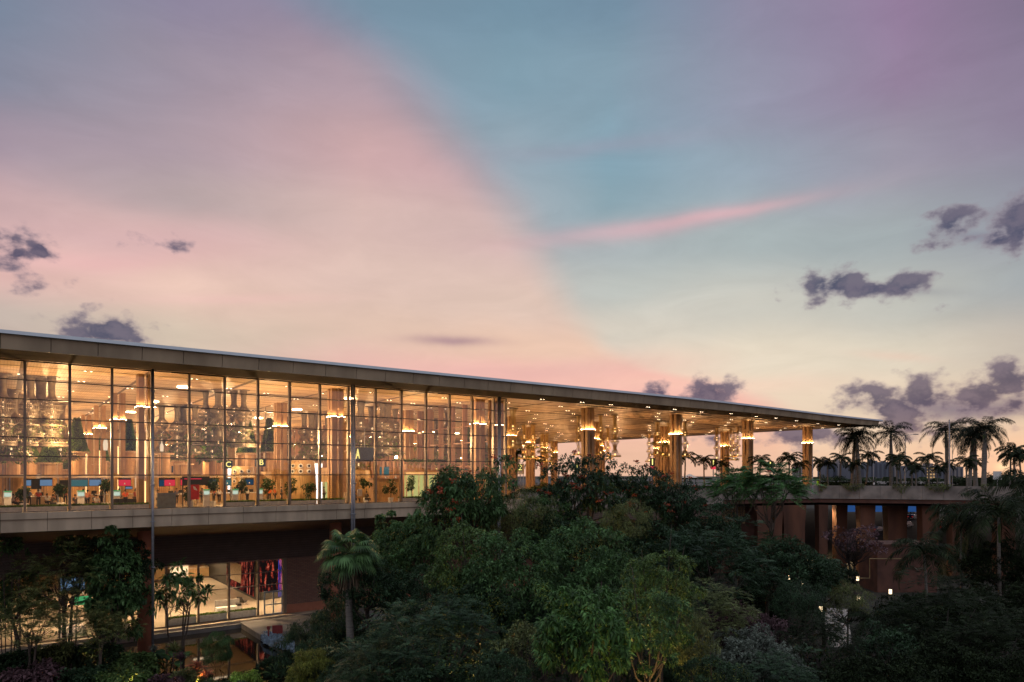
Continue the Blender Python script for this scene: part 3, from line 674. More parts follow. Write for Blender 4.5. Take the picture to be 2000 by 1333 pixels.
struct(MB().add([(*at(1560, 120), .035), (*at(1800, 120), .035), (*at(1800, 300), .035), (*at(1500, 300), .035)], [(3, 2, 1, 0)]), 'lower_road', 'asphalt')
# ======================= chandeliers =======================
def ribs(prof, n, w, seed=0):
    """open basket of n bent slats along a turned profile"""
    P = []
    for i in range(len(prof)-1):                      # smooth the profile
        (r0, z0), (r1, z1) = prof[i], prof[i+1]
        for t in (0, .25, .5, .75):
            s_ = t*t*(3-2*t); P.append((r0+(r1-r0)*s_, z0+(z1-z0)*t))
    P.append(prof[-1]); V = []; Q = []
    for k in range(n):
        a = 2*math.pi*k/n; ca, sa = math.cos(a), math.sin(a)
        for j, (r, z) in enumerate(P):
            i0 = len(V); V.append((r*ca-sa*w/2, r*sa+ca*w/2, z)); V.append((r*ca+sa*w/2, r*sa-ca*w/2, z))
            if j: Q.append((i0-2, i0-1, i0+1, i0))
    return V, Q
def ringm(V, Q, r, z, h, n=28, t=.03):
    for rr in (r, r-t):
        i0 = len(V)
        for k in range(n):
            a = 2*math.pi*k/n; V.append((rr*math.cos(a), rr*math.sin(a), z)); V.append((rr*math.cos(a), rr*math.sin(a), z+h))
        for k in range(n):
            a, b_ = i0+2*k, i0+2*((k+1) % n); Q.append((a, b_, b_+1, a+1))
def leaves(pos, dirs, nrm, L, Wd, rng, droop=.25):
    """one folded diamond leaf per row"""
    n = len(pos); dirs = dirs/np.maximum(1e-6, np.linalg.norm(dirs, axis=1, keepdims=True))
    w = np.cross(dirs, nrm); w /= np.maximum(1e-6, np.linalg.norm(w, axis=1, keepdims=True))
    L = (L*rng.uniform(.65, 1.25, n))[:, None]; Wd = L*Wd
    up = np.cross(w, dirs)
    a = pos; b_ = pos+dirs*L*.45+w*Wd/2+up*L*.06; c = pos+dirs*L; c[:, 2] -= (droop*L[:, 0]); d = pos+dirs*L*.45-w*Wd/2+up*L*.06
    V = np.stack([a, b_, c, d], 1).reshape(-1, 3); Q = np.arange(4*n).reshape(-1, 4)
    return V, Q
def rdir(rng, n, zmin=-1.):
    v = rng.normal(size=(n, 3)); v /= np.linalg.norm(v, axis=1, keepdims=True); v[:, 2] = np.where(v[:, 2] < zmin, -v[:, 2], v[:, 2]); return v
PROF = {
 'long': [(.42, 0), (.30, -.5), (.27, -1.1), (.36, -1.6), (.62, -2.1), (.60, -2.5), (.34, -3.0), (.30, -3.2), (.55, -3.6), (.72, -3.9), (.38, -4.4), (.26, -4.8), (.50, -5.4), (.95, -5.8), (1.0, -5.95)],
 'bell': [(.46, 0), (.36, -.8), (.38, -1.5), (.85, -2.2), (.95, -2.6), (.50, -3.1), (.45, -3.4), (.95, -4.0), (1.35, -4.4), (1.36, -4.6)],
 'double': [(.44, 0), (.33, -.9), (.33, -1.5), (.80, -2.1), (.82, -2.4), (.45, -2.9), (1.05, -3.6), (1.1, -3.75), (.48, -4.3), (.45, -4.7), (1.2, -5.4), (1.25, -5.6)],
 'wide': [(.42, 0), (.30, -1.0), (.32, -1.7), (1.0, -2.7), (1.02, -3.1), (.60, -3.8), (.62, -4.0), (1.25, -4.5), (.70, -5.0), (.8, -5.5), (1.6, -6.1), (1.55, -6.3)]}
def chandelier(kind, mt, foliage, seed):
    rg = np.random.default_rng(seed); prof = PROF[kind]
    root = empty('basket_chandelier', (0, 0, 0))
    V, Q = ribs(prof, 34 if mt == 'bronze' else 26, .07 if mt == 'bronze' else .042)
    for i in range(1, len(prof)-1):
        if prof[i][0] > prof[i-1][0] and prof[i][0] >= prof[i+1][0]-.02: ringm(V, Q, prof[i][0], prof[i][1]-.04, .10)
    ringm(V, Q, prof[-1][0], prof[-1][1]-.12, .2)
    npmesh('basket', V, Q, mt, root)
    b = MB().lathe([(.75, 0), (.75, -.06)], 16).lathe([(.06, -.05), (.05, prof[-1][1]+.2)], 6)
    b.build('rod', 'bronze', root, local=True)
    b = MB()
    for i in range(2, len(prof)):
        if prof[i][0] > .55: b.lathe([(.02, prof[i][1]-.02), (.12, prof[i][1]+.06), (.12, prof[i][1]+.16), (.02, prof[i][1]+.26)], 8)
    b.build('bulb', 'glow' if mt == 'brass' else 'glowdim', root, local=True)
    if foliage:
        n = 260*foliage; tr = [p for p in prof if p[0] > .6 and p[1] < -3.3]; P = []; Dv = []
        for _ in range(n):
            r, z = tr[rg.integers(len(tr))]; a = rg.uniform(0, 6.283); rr = r*rg.uniform(.55, 1.05)
            P.append((rr*math.cos(a), rr*math.sin(a), z+rg.normal()*.13)); Dv.append((math.cos(a)*.7+rg.normal()*.5, math.sin(a)*.7+rg.normal()*.5, rg.uniform(-.9, .6)))
        V, Q = leaves(np.array(P), np.array(Dv), rdir(rg, n), .32, .35, rg)
        npmesh('hanging_plant', V, Q, 'g_in', root)
    return root
protoC = {}
MT['glowdim'] = emitmat('dim chandelier bulb', (1, .7, .35), 2.0)
def put_chandelier(key, x, ytop, scale, label, group):
    kind, mt, fol = key
    top = CL-.05; Z = (top-EYE)*F/(HY-ytop); u, v = at(x, Z)
    if key in protoC: c = copy_tree(protoC[key])
    else: c = chandelier(kind, mt, fol, len(protoC)+3); protoC[key] = c
    c.location = (u, v, zb(u)-.03); c.scale = (scale*.9, scale*.9, scale); tag(c, label, 'chandelier', group)
A = ('long', 'brass', 0); B_ = ('bell', 'brass', 0); C_ = ('double', 'brass', 1)
GC = 'woven basket chandeliers under the open canopy'; GI = 'planted basket chandeliers inside the hall'
for key, x, y, s, lb in [
 (B_, 1002, 799, 1.15, 'big bell chandelier hanging just right of the glass corner, largest under the canopy'), (C_, 1041, 829, 1.1, 'golden planted chandelier between the two left orange columns under the canopy'),
 (C_, 1024, 829, 1.1, 'planted golden chandelier partly behind the big bell beside the glass corner'), (C_, 1059, 846, 1.1, 'small far golden chandelier, left of a close pair above the flame tree'), (C_, 1068, 846, 1.1, 'small far golden chandelier, right of a close pair left of the flame tree top'),
 (C_, 1077, 859, 1.1, 'tiny far golden chandelier low under the back canopy edge'), (A, 1086, 861, 1.0, 'dim farthest chandelier hanging at the back canopy edge against the sky'),
 (A, 1130, 812, 1, 'slim golden chandelier just left of the canopy column behind the tallest flame tree'), (A, 1173, 811, 1.0, 'slim golden chandelier just right of the canopy column behind the tallest flame tree'),
 (A, 1187, 836, 1.0, 'shorter chandelier between two larger ones above the flame tree right side'), (A, 1201, 811, 1.05, 'tall see-through chandelier against the sky, rightmost above the tallest flame tree'),
 (A, 1268, 844, 1.0, 'thin chandelier above the first yellow number one sign'), (C_, 1284, 824, 1.0, 'golden chandelier left of the pair of columns in the middle of the canopy'), (C_, 1307, 825, 1.05, 'golden chandelier tight against the left of the middle front canopy column'),
 (A, 1338, 822, 1.0, 'golden chandelier tight against the right of the middle front canopy column'), (A, 1400, 832, 1.0, 'slim chandelier hanging above the second yellow number one sign'),
 (C_, 1427, 834, .95, 'left golden chandelier of the last three near the sixth canopy column'), (C_, 1433, 842, 1.0, 'small golden chandelier in the middle of the last cluster'), (A, 1441, 831, .9, 'right golden chandelier of the last cluster beside the thick column')]:
    put_chandelier(key, x, y, s, lb, GC)
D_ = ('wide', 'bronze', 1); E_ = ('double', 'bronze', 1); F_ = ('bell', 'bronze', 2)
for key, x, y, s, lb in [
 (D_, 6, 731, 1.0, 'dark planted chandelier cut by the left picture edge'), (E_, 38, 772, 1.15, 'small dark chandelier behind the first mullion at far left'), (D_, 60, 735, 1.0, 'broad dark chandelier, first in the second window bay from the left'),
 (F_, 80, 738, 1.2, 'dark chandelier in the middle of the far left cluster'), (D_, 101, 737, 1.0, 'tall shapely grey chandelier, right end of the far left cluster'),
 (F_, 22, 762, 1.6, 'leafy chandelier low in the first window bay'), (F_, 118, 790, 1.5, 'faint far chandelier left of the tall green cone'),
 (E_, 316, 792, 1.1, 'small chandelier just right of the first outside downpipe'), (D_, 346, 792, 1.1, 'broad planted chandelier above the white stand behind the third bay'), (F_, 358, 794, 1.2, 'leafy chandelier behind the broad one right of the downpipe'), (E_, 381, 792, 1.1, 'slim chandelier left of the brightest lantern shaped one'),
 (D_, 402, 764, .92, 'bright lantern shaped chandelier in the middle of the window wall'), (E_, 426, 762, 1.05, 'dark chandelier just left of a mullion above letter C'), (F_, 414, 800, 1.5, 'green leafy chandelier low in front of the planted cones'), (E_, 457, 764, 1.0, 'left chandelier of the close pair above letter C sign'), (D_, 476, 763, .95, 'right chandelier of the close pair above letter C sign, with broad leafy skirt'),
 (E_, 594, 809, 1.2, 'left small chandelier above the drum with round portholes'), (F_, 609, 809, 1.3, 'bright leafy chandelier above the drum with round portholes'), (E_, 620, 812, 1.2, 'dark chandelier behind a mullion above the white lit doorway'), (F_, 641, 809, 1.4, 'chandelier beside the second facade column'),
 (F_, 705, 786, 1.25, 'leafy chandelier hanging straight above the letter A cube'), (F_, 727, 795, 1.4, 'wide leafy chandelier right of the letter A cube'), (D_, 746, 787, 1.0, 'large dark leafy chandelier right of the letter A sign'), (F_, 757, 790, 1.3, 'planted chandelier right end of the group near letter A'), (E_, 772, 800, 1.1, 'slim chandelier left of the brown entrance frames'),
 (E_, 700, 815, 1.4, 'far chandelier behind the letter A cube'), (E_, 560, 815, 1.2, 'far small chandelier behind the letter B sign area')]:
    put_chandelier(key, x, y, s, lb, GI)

# ======================= things inside the hall =======================
YAW = 0.0
def placed(root, x, Z, z): u, v = at(x, Z); root.location = (u, v, z); return root
def sgn(x): return x
# planters along the glass
def planter(u0, u1, lb, v=VG+.9, z=FLR, h=.62, seed=1, big=False):
    t = empty('window_planter', ((u0+u1)/2, v, z), lb, 'planter', 'white planters along the glass')
    MB().box(u0, u1, v-.3, v+.3, z, z+h).build('trough', 'white', t)
    rg = np.random.default_rng(seed); n = int(220*(u1-u0)); P = np.stack([rg.uniform(u0, u1, n), rg.uniform(v-.28, v+.28, n), np.full(n, z+h-.02)], 1)-np.array([(u0+u1)/2, v, z])
    V, Q = leaves(P, rdir(rg, n, .1)+np.array([0, 0, .6]), rdir(rg, n), .28, .3, rg); npmesh('plants', V, Q, 'g_in', t)
words = {-3: 'leftmost planter', -2: 'second planter from the left', -1: 'planter left of the dark waiting seats', 2: 'planter in front of the red stand', 3: 'planter below letter C', 4: 'planter below letter B', 5: 'planter in front of the porthole drum', 8: 'planter before the brown timber box', 9: 'planter left of the flame tree', -4: 'planter at the left picture edge', 1.5: ''}
for k in (-4, -3, -2, -1, 2, 3, 4, 5, 8, 9):
    planter(NU+3*k+.15, NU+3*k+2.85, 'white trough of low plants behind the glass, '+words[k], seed=20+k)
# signs: cubes with letters
def cube_sign(ch, x, y, Z, s, lb, cat='sign', base=None, txt=.78):
    u, v = at(x, Z); z = hz(y, Z); t = empty('letter_sign', (u, v, z-s/2), lb, cat, 'yellow letters on dark cubes')
    MB().box(u-s/2, u+s/2, v-s/2, v+s/2, z-s/2, z+s/2).build('sign_box', 'navy', t)
    MB().tube([(u, v, z+s/2), (u, v, z+s/2+2.2)], .04, 6).build('hanger', 'steel', t)
    if ch != 'A': textmesh(ch, s*txt*1.25, 'yellow', t, Matrix.Translation((-.0, -s/2-.03, s/2)) @ FACE(0)); return
    M5 = Matrix.Translation((-s/2-.03, 0, s/2)) @ Matrix.Rotation(-R(90), 4, 'Z') @ FACE(0); textmesh(ch, s*txt*1.25, 'yellow', t, M5)
cube_sign('A', 712, 888, 83, 1.65, 'large dark navy cube sign with a yellow letter A')
cube_sign('B', 508, 904, 88, 1.0, 'dark sign cube with a yellow letter B left of the porthole drum')
cube_sign('C', 444, 908, 98, 1.1, 'dark sign cube with a yellow letter C under the chandelier pair')
cube_sign('D', 343, 917, 116, 1.1, 'small far sign cube with a yellow letter D between timber plinths')
# drums with portholes
def drum(x, Z, r, ztop, lb, ports, r2=None):
    u, v = at(x, Z); t = empty('timber_drum', (u, v, FLR), lb, 'kiosk', 'rounded timber kiosks')
    MB().lathe([(r, 0), (r*1.02, ztop*.3), (r*.97, ztop*.7), (r*.88, ztop), (r*.8, ztop+.1)], 32, u, v, FLR).build('shell', 'wood', t, True)
    b = MB(); c = MB()
    dirc = math.atan2(-v, -u)
    for i in range(-1, 2):
        for j in range(ports):
            a = dirc+i*.62-.1; z = FLR+ztop-.55-j*.62; rr = r*(.885+.02*j)
            cx, cy = u+rr*math.cos(a), v+rr*math.sin(a); d = Vector((math.cos(a), math.sin(a), 0))
            b.tube([Vector((cx, cy, z))-d*.1, Vector((cx, cy, z))+d*.16], .25, 14); c.tube([Vector((cx, cy, z))+d*.10, Vector((cx, cy, z))+d*.18], .15, 12)
    if ports: b.build('porthole_rim', 'white', t); c.build('porthole', 'black', t)
drum(590, 80, 1.55, 4.7, 'tall round timber drum with two rows of portholes near the second downpipe', 2)
drum(474, 90, 1.5, 4.1, 'timber drum with three rows of portholes under the broad leafy chandelier', 3)
drum(707, 84, 1.1, 3.6, 'plain round timber drum beneath the letter A cube', 0)
drum(405, 108, 1.6, 2.9, 'low far timber drum behind the red stand', 1)
# trapezoid lampshade boxes
for x, y, Z, w, lb in ((641, 928, 80, 1.35, 'beige tapered lantern box left of the second facade column'), (519, 934, 92, 1.15, 'beige tapered lantern box right of the letter B sign')):
    u, v = at(x, Z); z = hz(y, Z); t = empty('lantern_box', (u, v, z-.8), lb, 'lantern')
    MB().obox(u, v, w, w, z-.8, z+.85, .5, .84, .84).build('shade', 'woodp', t); MB().tube([(u, v, z+.8), (u, v, CL-.1)], .03, 6).build('cord', 'black', t)
# bright doorway and lime vestibules
for x, Z, w, h, mt_, lb in ((617, 86, .85, 4.6, 'whiteglow', 'brilliant white light panel right of the porthole drum'), (627, 86.6, .35, 4.6, 'whiteglow', 'narrow brilliant white light panel beside the wider one'), (449, 100, .5, 4.4, 'whiteglow', 'thin white light panel right of the letter C sign')):
    u, v = at(x, Z); t = empty('light_panel', (u, v, FLR), lb, 'light panel'); a = math.atan2(-CU, SU)
    MB().obox(u, v, w+.1, .2, FLR, FLR+h, a).build('frame', 'steel', t); p = Vector((u, v))-Vector((CU, SU))*.12
    MB().obox(p.x, p.y, w, .03, FLR+.1, FLR+h-.1, a).build('panel', mt_, t)
for x, Z, w, h, lb in ((645, 92, 1.8, 2.4, 'lime lit glass lobby behind the second facade column'), (811, 88, 2.6, 3.1, 'lime lit glass vestibule with a small tree in front'), (840, 90, 2.2, 3.1, 'lime lit glass vestibule half behind the flame tree')):
    u, v = at(x, Z); t = empty('glass_vestibule', (u, v, FLR), lb, 'doorway'); 
    MB().box(u-w/2, u+w/2, v+.3, v+.4, FLR+.05, FLR+h).build('lit_back', 'yg', t)
    b = MB()
    for i in range(4): q = u-w/2+w*i/3; b.box(q-.05, q+.05, v-.2, v-.08, FLR, FLR+h)
    b.box(u-w/2-.1, u+w/2+.1, v-.25, v+.45, FLR+h, FLR+h+.35); b.build('frame', 'cream', t)
# mezzanine with arches and planting right of the lime vestibule
u, v = at(825, 92); t = empty('balcony', (u, v, FLR+3.6), 'brown balcony with a row of arches and plants above the lime vestibules', 'balcony')
a_ = MB()
for i in range(9): x0 = u-4.2+i*.95; a_.box(x0, x0+.28, v, v+.3, FLR+3.8, FLR+4.6)
a_.box(u-4.2, u+4.0, v, v+.3, FLR+4.6, FLR+4.8).box(u-4.2, u+4.0, v-.1, v+1.6, FLR+3.45, FLR+3.8)
a_.build('arcade', 'mullbrown', t)
rg = np.random.default_rng(9); n = 1500; P = np.stack([rg.uniform(-4.2, 4, n), rg.uniform(0, .5, n), rg.uniform(1.1, 1.5, n)], 1)
V, Q = leaves(P, rdir(rg, n), rdir(rg, n), .35, .3, rg); npmesh('plants', V, Q, 'g_in', t)
# brown timber box stand at bay 8
u, v = at(752, 82.5); t = empty('timber_booth', (u, v, FLR), 'square brown timber booth right of the letter A drum', 'booth')
MB().box(u-1.7, u+1.7, v-.8, v+.8, FLR, FLR+2.6).build('wall', 'post', t); MB().box(u-1.75, u+1.75, v-.85, v+.85, FLR+2.6, FLR+2.72).build('top', 'mullbrown', t)
u, v = at(752, 86); t = empty('open_frame', (u, v, FLR), 'open brown timber frame rising behind the square booth', 'frame'); b = MB()
for i in range(4):
    for j in range(2): x0, y0 = u-2.1+i*1.4, v-.8+j*1.6; b.box(x0-.09, x0+.09, y0-.09, y0+.09, FLR, FLR+4.8)
for z in (2.9, 4.8): b.box(u-2.2, u+2.2, v-.9, v-.72, FLR+z, FLR+z+.14)
b.build('posts', 'mullbrown', t); MB().box(u-.9, u+.3, v-.5, v-.4, FLR+2.9, FLR+4.1).build('screen', 'scrcyan', t)
# planted cones on timber plinths
def cone_plinth(x, Z, w, ph, hcone, lb, seed, lean=0.):
    u, v = at(x, Z); t = empty('planted_cone', (u, v, FLR), lb, 'planted tower', 'planted cones on timber plinths'); r = w/2
    MB().lathe([(r*.72, 0), (r*.72, ph)], 14, u, v, FLR).build('plinth', 'post', t)
    MB().lathe([(r*1.15, ph), (r*1.2, ph+.2)], 24, u, v, FLR).build('disc', 'woodp', t)
    if hcone:
        rg = np.random.default_rng(seed); n = int(900*hcone*r); hh = rg.uniform(0, 1, n)**1.3; a = rg.uniform(0, 6.283, n)
        rr = r*(1-hh**.75*.9); P = np.stack([rr*np.cos(a), rr*np.sin(a), ph+.2+hh*hcone], 1)
        V, Q = leaves(P, np.stack([np.cos(a), np.sin(a), rg.uniform(-.5, .6, n)], 1)+rdir(rg, n)*.4, rdir(rg, n), .34, .45, rg); npmesh('plants', V, Q, 'g_in', t)
        MB().lathe([(r*.85, ph+.2), (r*.45, ph+.2+hcone*.45), (.1, ph+.2+hcone*.9)], 12, u, v, FLR).build('soil_core', 'soil', t)
for i, a_ in enumerate([(150, 96, 2.6, 6.1, 4.6, 'tall green cone tower left of the two timber columns'), (200, 118, 1.9, 5.2, 4.2, 'green cone tower behind the white bottle shaped stand'), (252, 106, 2.2, 6.5, 4.8, 'green cone tower between the first two bays of columns'), (96, 84, 2.4, 4.4, 2.6, 'bright lime cone tower in the second bay, low and wide'), (22, 88, 2.6, 5.0, 1.6, 'squat planted tower cut by the left edge'), (60, 112, 2.4, 5.8, 2.4, 'planted tower behind the dark chandelier cluster'),
    (380, 100, 2.6, 5.9, 2.8, 'wide planted tower left of the letter C sign'), (348, 112, 2.0, 5.2, 3.2, 'planted tower with a pale disc above the letter D sign'), (408, 104, 2.4, 5.6, 3.2, 'planted tower right of centre behind the lantern shaped chandelier'), (428, 120, 2.6, 6.0, 4.0, 'planted tower behind letter C'), (484, 96, 2.6, 5.9, 4.5, 'leafy green tower behind the second porthole drum'),
    (526, 100, 2.2, 6.2, 4.8, 'dark green cone tower right of the letter B cube'), (320, 86, 2.0, 5.6, 0, 'bare timber plinth under a pale disc right of the first downpipe'), (360, 92, 2.0, 4.4, 0, 'bare timber plinth with disc behind the red screens'), (460, 84, 0, 0, 0, ''), (135, 120, 3.2, 3.8, 1.8, 'low wide planted tower far behind the tall green cone'), (30, 76, 2.2, 2.9, 0, 'cream mushroom shaped stand at the left edge'), (232, 124, 2.4, 4.0, 2.6, 'far planted tower behind the first column')]):
    if a_[2]: cone_plinth(*a_, seed=40+i)
MT['shop'] = emitmat('lit shop window', (1, .74, .48), .75)
for i, (x, lb) in enumerate(((20, 'lit shop window on the back wall at far left'), (95, 'lit shop window on the back wall behind the lime cone tower'), (170, 'lit shop window on the back wall between two timber columns'), (262, 'lit shop window on the back wall left of the first facade column'), (335, 'lit shop window on the back wall behind the letter D sign'), (395, 'lit shop window on the back wall behind the red banner'), (430, 'lit shop window on the back wall left of letter C'))):
    Z = 160*.8059; X = None
    # stand on the back wall: solve the depth where the line of sight meets v = VB - 5.3
    tx = (x-CX)/F; Z = (VB-5.3)/(SU-CU*tx); u, v = at(x, Z); t = empty('shop_window', (u, v, FLR), lb, 'shop window', 'shop windows on the back wall')
    MB().box(u-2.6, u+2.6, v, v+.2, FLR, FLR+3.4).build('frame', 'mullbrown', t); MB().box(u-2.4, u+2.4, v-.05, v-.01, FLR+.2, FLR+3.1).build('lit_window', 'shop', t)
for i, (x, Z, h, lb) in enumerate(((112, 104, 5.2, 'bare timber plinth left of the tall green cone'), (182, 112, 4.6, 'bare timber plinth behind the wide kiosk column'), (292, 110, 5.0, 'bare timber plinth beside the first downpipe'), (440, 112, 5.4, 'bare timber plinth behind the letter C sign'), (540, 108, 5.6, 'bare timber plinth right of the letter B sign'), (8, 100, 5.0, 'bare timber plinth at the left picture edge'))): cone_plinth(x, Z, 1.9, h, 0, lb, 300+i)
# white bottle-shaped stands
for x, Z, lb in ((205, 92, 'white bottle shaped lamp stand between two timber columns'), (316, 84, 'white figure shaped lamp right of the first downpipe')):
    u, v = at(x, Z); z0 = hz(880 if x < 250 else 882, Z); t = empty('bottle_lamp', (u, v, z0-3), lb, 'lamp')
    q_ = .66 if x < 250 else .4; MB().lathe([(.45*q_, 0), (.52*q_, 1.2*q_), (.42*q_, 2.0*q_), (.14*q_, 2.5*q_), (.07*q_, 3.9*q_)], 16, u, v, z0).build('shade', emitmat('paper lamp', (1, .80, .55), 1.0), t, True)
    MB().tube([(u, v, z0-3), (u, v, z0)], .08, 6).build('stem', 'bronze', t)
# beam carrying the monitors, and monitors
def monitor(x0, x1, y0, y1, Z, mt_, lb, mark=False):
    xm = (x0+x1)/2; u, v = at(xm, Z); w = (x1-x0)/F*Z*1.05; z0, z1 = hz(y1, Z), hz(y0, Z)
    t = empty('monitor', (u, v, z0), lb, 'screen', 'monitors above the check in desks')
    MB().box(u-w/2, u+w/2, v, v+.09, z0, z1).build('case', 'black', t)
    MB().box(u-w/2+.03, u+w/2-.03, v-.02, v-.005, z0+.04, z1-(z1-z0)*.22).build('display', mt_, t)
    MB().tube([(u, v+.05, z1), (u, v+.05, hz(932, Z)+.02)], .03, 6).build('bracket', 'steel', t)
    if mark: MB().obox(u, v-.03, w*.16, .01, z0+.2, z0+.34, 0, .2, 1).build('emblem', 'white', t)
scr = [(52, 62, 935, 950, 'scrblue', 'blue monitor in the second bay, leftmost'), (80, 100, 934, 950, 'scrblue', 'wide light blue monitor in the second bay'), (63, 79, 935, 956, 'black', 'switched off monitor between two blue ones in the second bay'), (118, 132, 938, 952, 'black', 'switched off monitor left of the second mullion'), (141, 169, 934, 951, 'scrcyan', 'wide greenish monitor in the third bay'), (176, 196, 934, 950, 'scrblue', 'light blue monitor at the right of the third bay'),
 (233, 254, 934, 950, 'scrred', 'red monitor left of the first facade column', 1), (311, 322, 934, 951, 'scrnavy', 'dark monitor right of the first downpipe'), (322, 341, 934, 950, 'scrred', 'red monitor with pale emblem right of the first downpipe', 1), (353, 365, 934, 949, 'scrred', 'narrow red monitor left of the third mullion'), (403, 424, 934, 949, 'scrnavy', 'navy monitor right of the red stand', 1), (437, 451, 934, 949, 'scrcyan', 'teal monitor below the letter C sign', 1), (479, 495, 934, 948, 'scrnavy', 'navy monitor before the second porthole drum', 1), (246, 258, 950, 956, 'scrblue', 'small blue lower screen beneath the red monitor')]
for s_ in scr: monitor(s_[0], s_[1], s_[2], s_[3], 66+s_[0]*.018, s_[4], s_[5], len(s_) > 6)
b = MB(); p0, p1 = at(-20, 65.9), at(497, 75.4)
t = empty('signage_beam', (*p0, FLR), 'long pale horizontal beam carrying the check in monitors', 'beam')
d = Vector((p1[0]-p0[0], p1[1]-p0[1])); L = d.length; an = math.atan2(d.y, d.x)
MB().obox((p0[0]+p1[0])/2, (p0[1]+p1[1])/2, L, .25, hz(933, 70), hz(930, 70), an).build('beam', 'cream', t)
b = MB()
for i in range(6):
    q = Vector(p0)+d*(i+.4)/6; b.tube([(q.x, q.y, FLR), (q.x, q.y, hz(932, 70))], .06, 6)
b.build('post', 'steel', t)
# check-in desks
def desk(x, Z, w, lb):
    u, v = at(x, Z); t = empty('check_in_desk', (u, v, FLR), lb, 'desk', 'check in desks')
    MB().box(u-w/2, u+w/2, v-.35, v+.35, FLR, FLR+.95).build('front', 'woodp', t)
    MB().box(u-w/2-.05, u+w/2+.05, v-.45, v+.4, FLR+.95, FLR+1.02).build('top', 'white', t)
    MB().box(u-.3, u+.2, v+.1, v+.16, FLR+1.05, FLR+1.4).build('screen', 'black', t)
for x, Z, w, lb in ((80, 70, 1.6, 'pale desk beside a person in a red top, second bay'), (40, 74, 2.2, 'pale desk in the first bay'), (185, 76, 2.4, 'desk behind the crowd in the third bay'), (240, 78, 2.2, 'desk behind the dark waiting seats'), (335, 76, 2.4, 'cream desk behind the blue grey board'), (355, 80, 2.0, 'desk left of the red stand'), (405, 80, 2.2, 'desk right of the red stand'), (450, 82, 2.4, 'desk left of the second porthole drum'), (492, 84, 1.8, 'desk under the letter B sign')): desk(x, Z, w, lb)
# self service kiosks
def kiosk(): 
    t = empty('check_in_kiosk', (0, 0, 0)); MB().obox(0, 0, .5, .4, 0, .9, 0, .9, .9).build('pedestal', 'white', t, local=True)
    MB().obox(0, -.02, .56, .16, .92, 1.5).build('head', 'white', t, local=True)
    MB().box(-.22, .22, -.13, -.105, 1.05, 1.35).build('display', 'scrwhite', t, local=True); MB().box(-.26, .26, -.14, -.1, 1.42, 1.5).build('green_bar', 'scrgreen', t, local=True); return t
kp = kiosk()
for i, (x, Z, lb) in enumerate(((15, 62.5, 'white kiosk with green bar at the far left edge'), (158, 64.2, 'white kiosk beneath the wide greenish monitor'), (228, 65.5, 'white kiosk left of the dark waiting seats'), (403, 69, 'white kiosk right of the red stand'), (459, 70.5, 'white kiosk before the second porthole drum'), (507, 72, 'white kiosk under the letter B sign'))):
    k = kp if i == 0 else copy_tree(kp); placed(k, x, Z, FLR); k.scale = (1.15,)*3; tag(k, lb, 'kiosk', 'white self check in kiosks')
# boards, seats, red stand
u, v = at(325.5, 64.6); t = empty('display_board', (u, v, FLR), 'plain blue grey board standing right of the first downpipe', 'board')
MB().box(u-.75, u+.75, v-.1, v+.1, FLR+.1, FLR+1.5).build('panel', 'bluegrey', t); MB().box(u-.75, u-.6, v-.3, v+.3, FLR, FLR+.1).box(u+.6, u+.75, v-.3, v+.3, FLR, FLR+.1).build('foot', 'steel', t)
u, v = at(381, 68); t = empty('banner_stand', (u, v, FLR), 'red upright banner with a white fin shaped emblem', 'banner')
MB().box(u-.38, u+.38, v-.04, v+.04, FLR+.75, FLR+2.2).build('panel', 'red', t)
MB().add([(u-.2, v-.05, FLR+2.05), (u-.02, v-.05, FLR+2.0), (u+.22, v-.05, FLR+1.62), (u-.12, v-.05, FLR+1.72)], [(0, 3, 2, 1)]).build('emblem', 'white', t)
MB().box(u-.3, u-.25, v, v+.05, FLR, FLR+.8).box(u+.25, u+.3, v, v+.05, FLR, FLR+.8).build('leg', 'steel', t)
u, v = at(383, 71); t = empty('dark_booth', (u, v, FLR), 'dark open counter frame behind the red banner', 'booth')
MB().box(u-1.3, u+1.3, v, v+.1, FLR+2.1, FLR+3.0).build('header', 'black', t); MB().box(u-1.3, u-1.2, v, v+.1, FLR, FLR+2.1).box(u+1.2, u+1.3, v, v+.1, FLR, FLR+2.1).build('post', 'black', t)
MB().box(u-1.1, u+.5, v-.02, v-.005, FLR+2.7, FLR+2.78).build('lettering', 'scrred', t)
for i, (x, lb) in enumerate(((227, 'left black waiting seat before the first facade column'), (243, 'middle black waiting seat before the first facade column'), (259, 'right black waiting seat before the first facade column'))):
    if i == 0:
        st = empty('waiting_seat', (0, 0, 0)); MB().box(-.45, .45, -.3, .3, .35, .5).build('seat', 'black', st, local=True); MB().obox(0, -.33, .9, .08, .45, 1.0).build('backrest', 'black', st, local=True)
        MB().box(-.4, -.35, -.25, .25, 0, .36).box(.35, .4, -.25, .25, 0, .36).build('leg', 'steel', st, local=True); k = st
    else: k = copy_tree(st)
    placed(k, x, 63.2, FLR); tag(k, lb, 'seat', 'black waiting seats')
